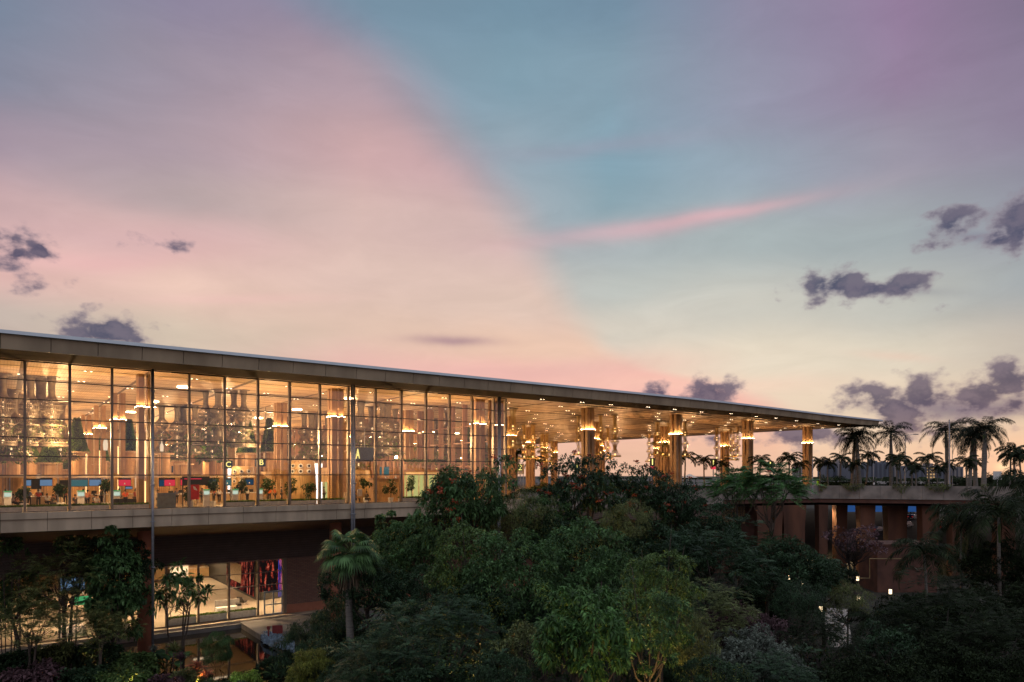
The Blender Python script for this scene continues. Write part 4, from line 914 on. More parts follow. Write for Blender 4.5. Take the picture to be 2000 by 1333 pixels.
# potted lollipop trees
def potplant(x, Z, h, lb, seed, r=.55):
    u, v = at(x, Z); t = empty('potted_tree', (u, v, FLR), lb, 'potted tree', 'small potted trees in the hall'); rg = np.random.default_rng(seed)
    MB().lathe([(.25, 0), (.33, .5), (.3, .52)], 14, u, v, FLR).build('pot', 'white', t); MB().tube([(u, v, FLR+.4), (u+.05, v, FLR+h*.6)], .04, 6).build('trunk', 'bark', t)
    n = 420; d = rdir(rg, n); cc = rg.normal(size=(5, 3))*np.array([.22, .22, .34]); P = d*r*.62*rg.uniform(.2, 1, (n, 1))+cc[rg.integers(5, size=n)]+np.array([0, 0, h-r])
    V, Q = leaves(P, d+rdir(rg, n)*.6, rdir(rg, n), .26, .45, rg); npmesh('crown', V, Q, 'g_dark', t)
for i, a_ in enumerate(((118, 66, 2.3, 'bushy potted tree beneath the dark monitor in the second bay'), (205, 66, 2.9, 'tall dark potted tree at the right of the third bay', ), (415, 70, 2.5, 'dark green potted tree right of the red banner'), (470, 71, 2.6, 'leaning potted tree before the second porthole drum'), (522, 74, 2.6, 'round headed potted tree right of the letter B sign'), (566, 76, 2.4, 'potted tree at the left of the tall porthole drum'), (602, 76.5, 2.4, 'potted tree at the right of the tall porthole drum'), (715, 80, 2.6, 'slim potted tree before the plain drum'), (763, 80, 2.4, 'potted tree before the square brown booth'), (803, 82, 2.9, 'small tree standing before the lime lit vestibule'), (372, 69, 1.8, 'short potted tree behind the red banner'), (48, 64.5, 2.2, 'potted tree left of the first mullion'))):
    potplant(*a_, seed=70+i, r=.42 if a_[0] in (470, 715) else .55)
u, v = at(702, 76); t = empty('easel', (u, v, FLR), 'small easel board left of the drum under letter A', 'easel')
MB().box(u-.25, u+.3, v-.04, v, FLR+.8, FLR+1.6).build('board', 'white', t); b = MB(); b.tube([(u-.35, v-.1, FLR), (u, v, FLR+1.7)], .03, 5).tube([(u+.4, v-.1, FLR), (u, v, FLR+1.7)], .03, 5).tube([(u, v+.5, FLR), (u, v, FLR+1.7)], .03, 5); b.build('leg', 'woodp', t)

# ======================= people =======================
def skin_mesh(name, pts, edges, rad, mt_, parent, root=0, sub=1):
    me = bpy.data.meshes.new(name); me.from_pydata(pts, edges, []); me.update()
    o = bpy.data.objects.new(name, me); COL.objects.link(o); o.parent = parent
    md = o.modifiers.new('skin', 'SKIN'); 
    for i, r in enumerate(rad): me.skin_vertices[0].data[i].radius = (r, r) if not isinstance(r, tuple) else r
    me.skin_vertices[0].data[root].use_root = True
    sb = o.modifiers.new('sub', 'SUBSURF'); sb.levels = sub; sb.render_levels = sub
    me.materials.append(MT[mt_] if isinstance(mt_, str) else mt_); return o
MT['skin'] = mat('skin', (.30, .16, .10), .6); MT['hair'] = mat('black hair', (.015, .012, .01), .5); MT['trouser'] = mat('dark trousers', (.03, .03, .04), .8)
def person(x, Z, z, col, lb, pose='stand', face=0., group='travellers in the hall'):
    u, v = at(x, Z); t = empty('person', (u, v, z), lb, 'person', group, face)
    mt_ = mat('shirt', col, .8); s = pose == 'sit'; h = -.42 if s else 0
    hip = (0, 0, .95+h); ch = (0, .02, 1.3+h); nk = (0, .02, 1.48+h); hd = (0, -.01, 1.58+h); tp = (0, 0, 1.68+h)
    pts = [hip, ch, nk, hd, tp]; ed = [(0, 1), (1, 2), (2, 3), (3, 4)]; rad = [(.15, .11), (.17, .11), .055, .085, .08]
    sh = []; tr = []
    for sd_ in (-1, 1):
        i = len(pts)
        if s: kn = (.11*sd_, -.45, .52); an_ = (.11*sd_, -.45, .08); toe = (.11*sd_, -.6, .04)
        else: kn = (.11*sd_, -.02, .5); an_ = (.11*sd_, .02+.06*sd_, .08); toe = (.11*sd_, -.14, .04)
        pts += [(.1*sd_, 0, .9+h), kn, an_, toe]; ed += [(0, i), (i, i+1), (i+1, i+2), (i+2, i+3)]; rad += [.085, .06, .04, .035]
        i = len(pts); el = (.25*sd_, -.05 if not s else -.12, 1.12+h); wr = (.22*sd_, -.22, .98+h) if s or sd_ > 0 else (.26*sd_, -.05, .86+h)
        hn = (wr[0]*.92, wr[1]-.08, wr[2]-.03) if s or sd_ > 0 else (wr[0], wr[1]-.02, wr[2]-.1)
        pts += [(.18*sd_, .02, 1.40+h), el, wr, hn]; ed += [(1, i), (i, i+1), (i+1, i+2), (i+2, i+3)]; rad += [.055, .042, .032, .035]
    skin_mesh('body', pts, ed, rad, 'skin', t)
    # clothes
    P2 = [hip, ch, (0, .02, 1.43+h)]; E2 = [(0, 1), (1, 2)]; R2 = [(.165, .125), (.19, .125), (.10, .08)]
    for sd_, k in ((-1, 9), (1, 17)):
        i = len(P2); P2 += [pts[k], pts[k+1]]; E2 += [(1, i), (i, i+1)]; R2 += [.068, .055]
    skin_mesh('shirt', P2, E2, R2, mt_, t)
    P3 = [(0, 0, .93+h)]; E3 = []; R3 = [(.165, .125)]
    for k in (5, 13):
        i = len(P3); P3 += [pts[k], pts[k+1], (pts[k+2][0], pts[k+2][1], .12)]; E3 += [(0, i), (i, i+1), (i+1, i+2)]; R3 += [.098, .075, .06]
    skin_mesh('trousers', P3, E3, R3, 'trouser', t)
    MB().lathe([(.085, 1.58+h), (.103, 1.64+h), (.09, 1.71+h), (.04, 1.745+h)], 12, 0, .015).build('hair', 'hair', t, True, local=True)
PP = [(75, 68, (.45, .06, .04), 'person in a red top with dark trousers at the pale desk, second bay', 'stand', 0), (92, 69, (.5, .48, .44), 'person in white seated behind the desk in the second bay', 'sit', .4), (104, 66, (.05, .05, .05), 'dark clothed person seated low in the second bay', 'sit', 2), (33, 66.5, (.25, .10, .07), 'person in maroon in the first bay near the mullion', 'sit', 1), (26, 68, (.4, .35, .3), 'person in beige in the first bay', 'sit', 2.2), (147, 66, (.04, .04, .05), 'person in black left of the kiosk in the third bay', 'sit', .3), (171, 66.5, (.42, .16, .10), 'person in dull orange right of the kiosk in the third bay', 'stand', 2.6), (184, 67, (.05, .05, .06), 'person in black behind a pale top in the third bay', 'sit', 1.2), (188, 65.2, (.5, .47, .44), 'person in a pale top sitting at the right of the third bay', 'sit', .5), (245, 68, (.55, .09, .04), 'person in bright orange red behind the dark seats', 'stand', 0), (264, 69, (.3, .06, .05), 'person leaning in dark red just left of the first facade column', 'stand', .8), (308, 66, (.35, .33, .3), 'standing person in a grey top beside the first downpipe', 'stand', 1.5),
 (428, 76, (.5, .48, .45), 'person in white behind the desk right of the red banner', 'stand', .2), (526, 80, (.65, .13, .03), 'person in orange, left of the pair under the round headed tree', 'stand', .1), (537, 80.5, (.68, .15, .04), 'person in orange, right of the pair near the timber column', 'stand', .9), (694, 77, (.06, .05, .05), 'dark clothed person right of the second downpipe', 'sit', 1), (716, 77.5, (.04, .04, .04), 'person in black sitting beside the easel', 'sit', 2)]
PP += [(12, 69, (.3, .3, .32), 'person in grey standing near the kiosk at the far left edge', 'stand', 1), (57, 70, (.1, .14, .25), 'person in dark blue beside the lime cone tower', 'stand', 2.5), (112, 72, (.45, .4, .35), 'person in cream behind the potted tree in the second bay', 'stand', .7), (128, 73, (.2, .05, .05), 'person in wine red left of the second mullion', 'stand', 3), (163, 70, (.5, .5, .5), 'person in white standing behind the kiosk in the third bay', 'stand', .4), (198, 72, (.08, .1, .08), 'dark clothed person beside the tall potted tree', 'stand', 2), (233, 72, (.45, .42, .4), 'person in pale clothes behind the left black seat', 'stand', 1.1), (345, 74, (.1, .1, .16), 'person in navy at the cream desk', 'stand', .3), (365, 76, (.5, .45, .4), 'person in beige left of the red banner', 'stand', 2.2), (395, 75, (.06, .06, .07), 'person in black right of the red banner', 'stand', .2), (418, 80, (.4, .1, .08), 'person in faded red near the dark potted tree', 'stand', 1), (452, 78, (.1, .2, .3), 'person in blue under the letter C sign', 'stand', 2), (483, 79, (.5, .5, .46), 'person in white by the second porthole drum', 'stand', .5), (550, 82, (.08, .08, .09), 'person in black left of the tall porthole drum', 'stand', 1.4), (633, 82, (.3, .28, .25), 'person in taupe beneath the tapered lantern box', 'stand', .9), (733, 80, (.15, .12, .1), 'person in brown between drum and square booth', 'stand', .2)]
for x, Z, c, lb, po, fa in PP: person(x, Z, FLR, c, lb, po, fa)

# ======================= lobby at garden level =======================
u, v = at(476, 92); t = empty('reception_desk', (u, v, .6), 'timber reception counter with a pale back panel before the red screen wall', 'desk')
MB().box(u-.3, u+.3, v-3, v+3, .6, 1.7).build('counter', 'wood', t); MB().box(u-.4, u+.35, v-3.1, v+3.1, 1.7, 1.78).build('top', 'white', t)
u2 = 24.85; MB().box(u2-.05, u2, v-2.7, v+2.7, 1.9, 4.3).build('back_panel', 'cream', t)
def xchair(x, Z, lb):
    u, v = at(x, Z); t = empty('lounge_chair', (u, v, .6), lb, 'chair', None, 2.2)
    MB().add([(-.4, -.35, .42), (.4, -.35, .42), (.4, .3, .32), (-.4, .3, .32), (-.4, -.35, .5), (.4, -.35, .5), (.4, .3, .4), (-.4, .3, .4)], [(0, 3, 2, 1), (4, 5, 6, 7), (0, 1, 5, 4), (1, 2, 6, 5), (2, 3, 7, 6), (3, 0, 4, 7)]).build('seat', 'black', t, local=True)
    MB().add([(-.4, .28, .36), (.4, .28, .36), (.4, .62, 1.0), (-.4, .62, 1.0), (-.4, .2, .4), (.4, .2, .4), (.4, .54, 1.04), (-.4, .54, 1.04)], [(0, 1, 2, 3), (4, 7, 6, 5), (0, 4, 5, 1), (1, 5, 6, 2), (2, 6, 7, 3), (3, 7, 4, 0)]).build('backrest', 'black', t, local=True)
    for s in (-.41, .41): MB().tube([(s, -.4, .46), (s, 0, .3), (s, .45, 0)], .02, 6).tube([(s, .62, 1.0), (s, .1, .42), (s, -.38, 0)], .02, 6).build('leg', 'steel', t, local=True)
xchair(474, 81.5, 'black folding leather lounge chair on the lit lobby floor')
u, v = at(444, 78.6); t = empty('sofa', (u, v, .6), 'grey box sofa close behind the lower window', 'sofa')
MB().box(u-1.3, u+1.3, v-.1, v+.2, .6, 1.75).build('backrest', 'grey', t); MB().box(u-1.3, u+1.3, v-.9, v-.1, .6, 1.05).build('seat', 'white', t); MB().box(u+.9, u+1.3, v-.9, v-.1, 1.05, 1.3).build('armrest', 'black', t)
for k, lb in ((1, 'white trough of shrubs behind the lower window left of the door'), (2, 'white trough of shrubs behind the second lower window from the door'), (3, 'white trough of shrubs behind the frangipani stems'), (5, 'white trough of shrubs behind the left garden trees')):
    planter(25.4-3*(k+1)+.15, 25.4-3*k-.15, lb, v=VL+.6, z=.6, h=.7, seed=60+k)
def tvset(x, y, Z, w, mt_, lb):
    u, v = at(x, Z); z = hz(y, Z); t = empty('wall_screen', (u, v, z-w*.3), lb, 'screen'); MB().box(u-w/2, u+w/2, v, v+.1, z-w*.3, z+w*.3).build('case', 'black', t); MB().box(u-w/2+.04, u+w/2-.04, v-.02, v-.005, z-w*.3+.04, z+w*.3-.04).build('display', mt_, t)
    MB().tube([(u, v+.05, z), (u, v+.05, 6.6)], .04, 6).build('hanger', 'steel', t)
tvset(140, 1141, 80, 2.6, 'scrblue', 'wide blue screen glowing behind the left garden trees'); tvset(162, 1173, 74, 1.6, 'scrgreen', 'green and blue screen low behind the garden trees')
u, v = at(395, 104); 
t = empty('timber_counter', (u, v, .6), 'long timber service counter deep in the lobby', 'counter'); MB().box(u-4.5, u+3.4, v-1, v+1, .6, 2.0).build('front', 'wood', t); MB().box(u-4.6, u+3.5, v-1.1, v+1.1, 2.0, 2.1).build('top', 'cream', t)
u, v = at(350, 98); t = empty('grey_partition', (u, v, .6), 'pale grey partition panel seen through the lower left window', 'partition'); MB().box(u-1.2, u+1.2, v, v+.2, .6, 4.2).build('panel', 'white', t)
# red post box sign and blue rocks by the pool
u, v = at(538, 66.5); t = empty('garden_sign', (u, v, .42), 'small dark red block sign and post on the pool deck', 'sign'); a = math.atan2(-CU, SU)
MB().obox(u+.2, v, .95, .18, .72, 1.45, a).build('panel', 'redpaint', t); MB().obox(u-.55, v+.35, .12, .12, .42, 1.3, a).obox(u-.55, v+.35, .26, .2, 1.1, 1.42, a).build('post', 'redpaint', t); MB().obox(u+.2, v, .1, .1, .42, .72, a).build('leg', 'redpaint', t)
MT['rock'] = mat('blue grey rock', (.20, .27, .34), .8, 0, .25, 2, .5, 8)
rr = random.Random(4); b = MB()
for i in range(330):
    f_ = rr.random(); x = 512+f_*62; yy = 1243+f_*19+rr.uniform(-9, 9); Zr = 15.7*F/(yy-HY); u, v = at(x, Zr); s = rr.uniform(.12, .24)
    b.add([(u+s*rr.uniform(.6, 1)*math.cos(t_), v+s*rr.uniform(.6, 1)*math.sin(t_), .1) for t_ in (0, 1.3, 2.5, 3.7, 5)]+[(u+s*.5*math.cos(t_), v+s*.5*math.sin(t_), .15+s*rr.uniform(.8, 1.6)+.25*(1-abs(2*f_-1))) for t_ in (0, 1.3, 2.5, 3.7, 5)], [(4, 3, 2, 1, 0), (5, 6, 7, 8, 9)]+[(i_, (i_+1) % 5, (i_+1) % 5+5, i_+5) for i_ in range(5)])
tag(b.build('gravel_bank', 'rock', loc=(*at(540, 66), 0)), 'bank of loose blue grey stones at the pool corner', 'rocks', kind='stuff')

# ======================= forecourt: signs, cars, masts =======================
def numsign(ch, x, y, Z, s, lb, foot):
    u, v = at(x, Z); z = hz(y, Z); a = math.atan2(-CU, SU); t = empty('number_sign', (u, v, FLR), lb, 'sign', 'yellow numbered pillar signs', a)
    loc = lambda bx: bx.build
    MB().box(-s*.36, s*.36, -.12, .12, z-FLR-s*.62, z-FLR+s*.62).build('panel', 'black', t, local=True)
    MB().box(s*.37, s*.62, -.14, .14, z-FLR-s*1.0, z-FLR+s*.66).build('side', 'woodp', t, local=True)
    MB().box(-s*.36, s*.36, -.12, .12, z-FLR-s*1.05, z-FLR-s*.64).build('lower_panel', 'scrred' if ch == '1' else 'white', t, local=True)
    MB().box(-.07, .07, -.05, .05, 0, z-FLR-s*1.05).box(s*.45, s*.55, -.05, .05, 0, z-FLR-s).build('post', 'steel', t, local=True)
    textmesh(ch, s*1.25, 'yellow', t, Matrix.Translation((0, -.15, z-FLR)) @ FACE(0), 'digit')
numsign('2', 1016, 914, 112, 1.0, 'dark pillar sign with a yellow number 2 near the glass corner', 0)
numsign('1', 1274, 903, 112, 1.05, 'yellow number 1 sign beside the second flame tree, left one', 0)
numsign('1', 1393, 904, 116, 1.05, 'yellow number 1 sign with red lower panel standing clear against the sky', 0)
numsign('2', 1126, 913, 112, .9, 'yellow number 2 sign mostly hidden in the tallest flame tree', 0)
numsign('1', 1504, 909, 112, 1.0, 'yellow number 1 sign half hidden by feathery foliage', 0)
def carshape(kind):
    t = empty('parked_car', (0, 0, 0)); suv = kind == 'suv'; H_ = 1.75 if suv else 1.5; w = .9
    side = [(-2.25, .35), (-2.3, .85), (-1.9 if suv else -1.6, .98), (-1.75 if suv else -1.25, H_-.12), (-1.2 if suv else -.7, H_), (.5, H_), (.9, H_-.1), (1.35, 1.02), (2.1, .88), (2.3, .6), (2.25, .35)]
    MB().prism(side, -w, w, lambda a, b_, d: (a, d*(1-.13*max(0, (b_-.9)/.8)), b_)).build('body', 'car_w', t, local=True)
    gl = [(-1.68 if suv else -1.2, 1.03), (-1.6 if suv else -1.1, H_-.2), (-1.1 if suv else -.65, H_-.1), (.45, H_-.1), (.8, H_-.18), (1.18, 1.03)]
    for s in (-1, 1): MB().prism(gl, w*s*.985, w*s*.9, lambda a, b_, d: (a, d*(1-.10*max(0, (b_-.9)/.8))+.02*s, b_)).build('side_window', 'carglass', t, local=True)
    for xw in (-1.4, 1.4):
        for s in (-1, 1):
            wh = MB().tube([(xw, s*.72, .34), (xw, s*.93, .34)], .34, 16).build('wheel', 'tyre', t, local=True); MB().tube([(xw, s*.92, .34), (xw, s*.945, .34)], .2, 10).build('rim', 'steel', wh, local=True)
    MB().box(2.2, 2.32, -.8, -.5, .6, .75).build('headlight', 'head', t, local=True); MB().box(2.2, 2.32, .5, .8, .6, .75).build('headlight', 'head', t, local=True)
    MB().box(-2.33, -2.24, -.85, -.6, .75, .95).build('taillight', 'tail', t, local=True); MB().box(-2.33, -2.24, .6, .85, .75, .95).build('taillight', 'tail', t, local=True); return t
cs, ch_ = carshape('suv'), carshape('hatch'); used = {}
def car(kind, x, Z, z, rot, mt_, lb, grp=None):
    p = {'suv': cs, 'hatch': ch_}[kind]
    if kind in used: p = copy_tree(p)
    else: used[kind] = 1
    placed(p, x, Z, z); p.rotation_euler.z = math.atan2(-CU, SU)+rot; tag(p, lb, 'car', grp)
    if mt_ != 'car_w':
        for c in p.children:
            if c.name.startswith('body'): c.data = c.data.copy(); c.data.materials[0] = MT[mt_]
car('suv', 1568, 148, FLR, math.pi, 'car_w', 'white sport utility car on the upper forecourt beside the last column'); car('hatch', 1630, 155, FLR, math.pi, 'car_s', 'small pale hatchback on the upper road before the dark hedge')
car('hatch', 1672, 128, .05, .3, 'car_d', 'dark car with lit lamps on the road beneath the viaduct')
for i, (x, y, k, c, lb) in enumerate(((1772, 1003, 'suv', 'car_s', 'silver car in the far car park, left of the upper pair'), (1786, 1003, 'hatch', 'car_s', 'silver car in the far car park, right of the upper pair'), (1768, 1014, 'hatch', 'car_w', 'white car in the far car park, lower row left'), (1784, 1014, 'hatch', 'car_w', 'white car in the far car park, lower row right'), (1771, 1030, 'suv', 'car_w', 'white car nearest in the gap between orange piers'), (1842, 1024, 'hatch', 'car_s', 'pale car in the right hand gap between piers'), (1850, 1036, 'suv', 'car_s', 'pale car lower in the right hand gap between piers'), (1713, 1040, 'hatch', 'car_s', 'dim car in the narrow gap behind the bare tree'))):
    Zc = 16*F/(y-HY); car(k, x, Zc, 0.05, .6, c, lb, 'cars in the far car park')
MT['blueboard'] = emitmat('backlit blue hoarding', (.02, .07, .22), .9)
for x, Z, w, lb in ((1660, 190, 5, 'backlit blue hoarding seen left of the bright orange pier'), (1772, 250, 9, 'backlit blue hoarding above the far parked cars'), (1716, 200, 3.4, 'narrow backlit blue hoarding between two piers')):
    u, v = at(x, Z); a = math.atan2(-CU, SU); t = empty('hoarding', (u, v, 0), lb, 'hoarding'); zt_ = hz(985, Z)+1; zb_ = hz(1000, Z)
    MB().obox(u, v, w, .2, zb_, zt_, a).build('panel', 'blueboard', t); MB().obox(u-w*.4*SU, v+w*.4*CU+.2, .15, .15, 0, zt_, a).obox(u+w*.4*SU, v-w*.4*CU+.2, .15, .15, 0, zt_, a).build('post', 'steel', t)
def mast(x, ytop, Z, r, lb, arms=None, zb0=FLR):
    u, v = at(x, Z); z1 = hz(ytop, Z); t = empty('lamp_post' if arms else 'mast', (u, v, zb0), lb, 'lamp post' if arms else 'mast'); MB().tube([(u, v, zb0), (u, v, z1)], [r, r*.6], 8).build('pole', 'steel', t)
    MB().obox(u, v, r*5, r*5, zb0, zb0+.12).build('base', 'steel', t)
    if arms:
        for s in (-1, 1): MB().tube([(u, v, z1-.1), (u+s*1.6*SU, v-s*1.6*CU, z1+.1)], .05, 6).obox(u+s*1.9*SU, v-s*1.9*CU, .8, .3, z1+.04, z1+.18, math.atan2(-CU, SU)).build('lamp_arm', 'steel', t)
mast(1587, 897, 110, .11, 'slim steel post just right of the last canopy column'); mast(1768, 850, 125, .12, 'tall street lamp with two short arms between the royal palms', True); mast(1706, 872, 150, .08, 'thin pole behind the left royal palms'); mast(1854, 820, 108, .15, 'thick tall mast among the right royal palms'); mast(1860, 826, 124, .06, 'thin mast behind the thick one among the right palms'); mast(1565, 875, 170, .06, 'hairline mast left of the last canopy column'); mast(1984, 868, 150, .06, 'thin mast among the palms at the far right')
u, v = at(1707, 118); t = empty('striped_bollard', (u, v, FLR), 'black and white banded post on the parapet road', 'bollard'); z0 = FLR+.6
MB().lathe([(.16, -.6), (.16, .1)], 10, u, v, z0).lathe([(.16, .45), (.16, .8)], 10, u, v, z0).lathe([(.1, 1.15), (.12, 1.5), (.03, 1.9)], 10, u, v, z0).build('dark_band', 'black', t); MB().lathe([(.16, .1), (.16, .45)], 10, u, v, z0).lathe([(.16, .8), (.12, 1.15)], 10, u, v, z0).build('white_band', 'white', t)
u, v = at(1948, 126); t = empty('blank_signboard', (u, v, FLR), 'plain pale back of a signboard at the far right', 'sign'); a = math.atan2(-CU, SU); MB().obox(u, v, 1.5, .12, hz(937, 126), hz(921, 126), a).build('panel', 'white', t); MB().obox(u, v, .1, .1, FLR, hz(937, 126), a).build('post', 'steel', t)
u, v = at(1599, 150); t = empty('marshal_box', (u, v, FLR), 'small fluorescent green box beside the white car', 'box'); MB().obox(u, v, .8, .5, FLR, FLR+1.7).build('panel', emitmat('fluorescent panel', (.35, .5, .02), .45), t); MB().obox(u, v, .5, .3, FLR+1.7, FLR+1.9).build('top', 'black', t)
u, v = at(1347, 165); t = empty('white_tent', (u, v, FLR), 'small white gazebo with open sides under the canopy', 'tent'); MB().obox(u, v, 3, 3, FLR+2.3, FLR+3.1, a, .15, .15).build('roof', 'white', t)
b = MB(); [b.obox(u+i*1.35, v+j*1.35, .07, .07, FLR, FLR+2.3) for i in (-1, 1) for j in (-1, 1)]; b.build('post', 'steel', t)
u, v = at(1000, 84.2); t = empty('louvred_panel', (u, v, FLR), 'tall dark louvred panel just right of the glass corner', 'panel'); MB().box(u-.1, u+.5, v, v+.25, FLR, FLR+2.7).build('frame', 'mullbrown', t); b = MB(); [b.box(u-.02, u+.42, v-.03, v, FLR+.2+.5*i, FLR+.5+.5*i) for i in range(5)]; b.build('slat', 'black', t)
# distant slab blocks
MT['far'] = mat('distant facade', (.13, .15, .19), .8, 0, .15, .02); MT['farlight'] = mat('distant pale facade', (.26, .24, .24), .8, 0, .1, .02); MT['farwin'] = mat('distant window bands', (.06, .07, .10), .5); MT['warmwin'] = emitmat('distant lit window', (1, .62, .28), .45)
def block(x0, x1, ytop, Z, mt_, lb, lit=0):
    p0, p1 = Vector(at(x0, Z)), Vector(at(x1, Z)); c = (p0+p1)/2; w = (p1-p0).length; a = math.atan2(-CU, SU); zt_ = hz(ytop, Z)
    t = empty('distant_block', (c.x, c.y, 0), lb, 'building', 'slab buildings on the horizon'); MB().obox(c.x, c.y, w, 14, 0, zt_, a).build('wall', mt_, t)
    rr = random.Random(x0); b = MB(); k = max(2, int(w/3.4))
    for i in range(k):
        s = (i+.5)/k-.5; q = c+(p1-p0)*s; b.obox(q.x-CU*7.05, q.y-SU*7.05, w/k*rr.uniform(.3, .6), .3, 3, zt_-rr.uniform(.8, 2), a)
    b.build('window', 'farwin', t)
    b = MB(); 
    for _ in range(3): q = c+(p1-p0)*rr.uniform(-.4, .4); b.obox(q.x, q.y, w*.12, 4, zt_, zt_+rr.uniform(1, 2.6), a)
    b.build('roof_housing', mt_, t)
    if lit:
        b = MB()
        for i in range(3):
            for j in range(4): q = c+(p1-p0)*(-.25+.22*i); b.obox(q.x-CU*7.3, q.y-SU*7.3, 1.6, .2, zt_-3-j*2.6, zt_-1.6-j*2.6, a)
        b.build('lit_window', 'warmwin', t)
for q in ((1553, 1576, 912, 640, 'farlight', 'pale tower block left of the last column, on the horizon'), (1604, 1628, 906, 560, 'far', 'dark slab block leftmost behind the small palms'), (1628, 1650, 903, 600, 'farlight', 'slightly paler slab with a stepped top, left of the royal palms'), (1650, 1690, 908, 540, 'far', 'dark wide slab behind the left royal palm trunks'), (1690, 1732, 903, 560, 'far', 'tallest dark slab directly behind the paired royal palms'), (1732, 1768, 910, 620, 'farlight', 'paler slab behind the single royal palm'), (1768, 1796, 914, 580, 'far', 'low dark slab right of the street lamp'), (1796, 1822, 910, 600, 'farlight', 'pale block with warm lit windows', 1), (1822, 1848, 913, 620, 'far', 'dark slab behind the thick mast'), (1848, 1872, 912, 640, 'farlight', 'rightmost slab block ending at the open sky')): block(*q)
b = MB(); 
for i in range(60):
    x = 1340+i*14; Z = 420+random.Random(i).uniform(-30, 40); u, v = at(x, Z); b.lathe([(5, 0), (6.5, 6), (5+random.Random(i).uniform(-1, 1.5), 10), (2, 13+random.Random(i+9).uniform(-1, 2))], 7, u, v, 0)
tag(b.build('far_treeline', 'g_vdark', loc=(*at(1700, 420), 0)), 'dark line of far trees low on the horizon', 'treeline', kind='stuff')
# ======================= trees =======================
def trunk_mesh(rg, H, crz, targets, r0, nlimb=9, bend=.5, stems=1, mt_='bark'):
    b = MB()
    for s in range(stems):
        ang = rg.uniform(0, 6.28); sp = 0 if stems == 1 else .35
        base = Vector((sp*math.cos(ang), sp*math.sin(ang), -.3)); fork = Vector((rg.normal()*bend*.6+(2.2*sp*math.cos(ang)), rg.normal()*bend*.6+2.2*sp*math.sin(ang), crz))
        mid = base.lerp(fork, .5)+Vector((rg.normal()*bend*.4, rg.normal()*bend*.4, 0))
        rs = r0 if stems == 1 else r0*.6
        b.tube([base, base.lerp(mid, .5), mid, mid.lerp(fork, .5), fork], [rs*1.25, rs, rs*.9, rs*.8, rs*.7], 8)
        idx = rg.permutation(len(targets))[:nlimb]
        for i in idx:
            tg = Vector(targets[i]); st = mid.lerp(fork, rg.uniform(.5, 1)); md = st.lerp(tg, .5)+Vector((0, 0, -.12*(tg-st).length))+Vector(tuple(rg.normal(size=3)*.12))
            b.tube([st, st.lerp(md, .5)+Vector(tuple(rg.normal(size=3)*.06)), md, md.lerp(tg, .6), tg], [rs*.45, rs*.38, rs*.28, rs*.18, rs*.06], 5)
    return b
def crown_pts(rg, rx, rz, cz, n, bottom=-.5, inner=.55):
    # evenly spread directions (golden spiral) so the lumps tile the crown, jittered
    i = np.arange(n)+.5; z = 1-(1-bottom)*i/n; a = i*2.39996+rg.uniform(0, 6.28); r = np.sqrt(np.maximum(0, 1-z*z))
    d = np.stack([r*np.cos(a), r*np.sin(a), z], 1)+rg.normal(size=(n, 3))*.14
    f = rg.uniform(inner, 1.02, (n, 1)); c = d*f*np.array([rx, rx, rz]); c[:, 2] += cz; return c, d
def tips(rg, C, Dn, rc, flat, per):
    n = len(C); c = np.repeat(C, per, 0); o = np.repeat(Dn, per, 0); d = rdir(rg, n*per)+o*.55+np.array([0, 0, .35]); d /= np.linalg.norm(d, axis=1, keepdims=True)
    rr = np.repeat(rc*rg.uniform(.6, 1.25, n), per)[:, None]; p = c+d*rr*rg.uniform(.55, 1.08, (n*per, 1))*np.array([1, 1, flat]); return p, d
def rosette(rg, P, Dn, k, L, W, droop, spread=.85):
    n = len(P)*k; p = np.repeat(P, k, 0)+rg.normal(size=(n, 3))*L*.12; d = np.repeat(Dn, k, 0)*(1-spread*.5)+rdir(rg, n)*spread; d[:, 2] -= droop*.4
    nn = rdir(rg, n)*.5+np.array([0, 0, 1.]); return leaves(p, d, nn, L, W, rg, droop)
def fronds(rg, P, Dn, L, pairs, lw, droop, flat=.5):
    """pinnate leaves: a bent rachis with leaflet pairs"""
    n = len(P); d = Dn+rdir(rg, n)*.6; d[:, 2] *= flat; d /= np.linalg.norm(d, axis=1, keepdims=True); up = np.array([0, 0, 1.])+rdir(rg, n)*.25
    w = np.cross(d, up); w /= np.linalg.norm(w, axis=1, keepdims=True); L_ = L*rg.uniform(.7, 1.2, n); Vs = []; Qs = []; o = 0
    for j in range(pairs):
        t = (j+.6)/pairs; q = P+d*(L_*t)[:, None]; q[:, 2] -= droop*L_*t*t
        ll = L_*lw*math.sin(math.pi*min(1, .18+.8*t))
        for s in (-1, 1):
            dd = w*s+d*.45; V, Q = leaves(q.copy(), dd, up, 1, .42, rg, .15)
            # rescale leaflets per frond
            V = V.reshape(n, 4, 3); V = q[:, None, :]+(V-q[:, None, :])*ll[:, None, None]; Vs.append(V.reshape(-1, 3)); Qs.append(Q+o); o += 4*n
    return np.concatenate(Vs), np.concatenate(Qs)
TP = {}
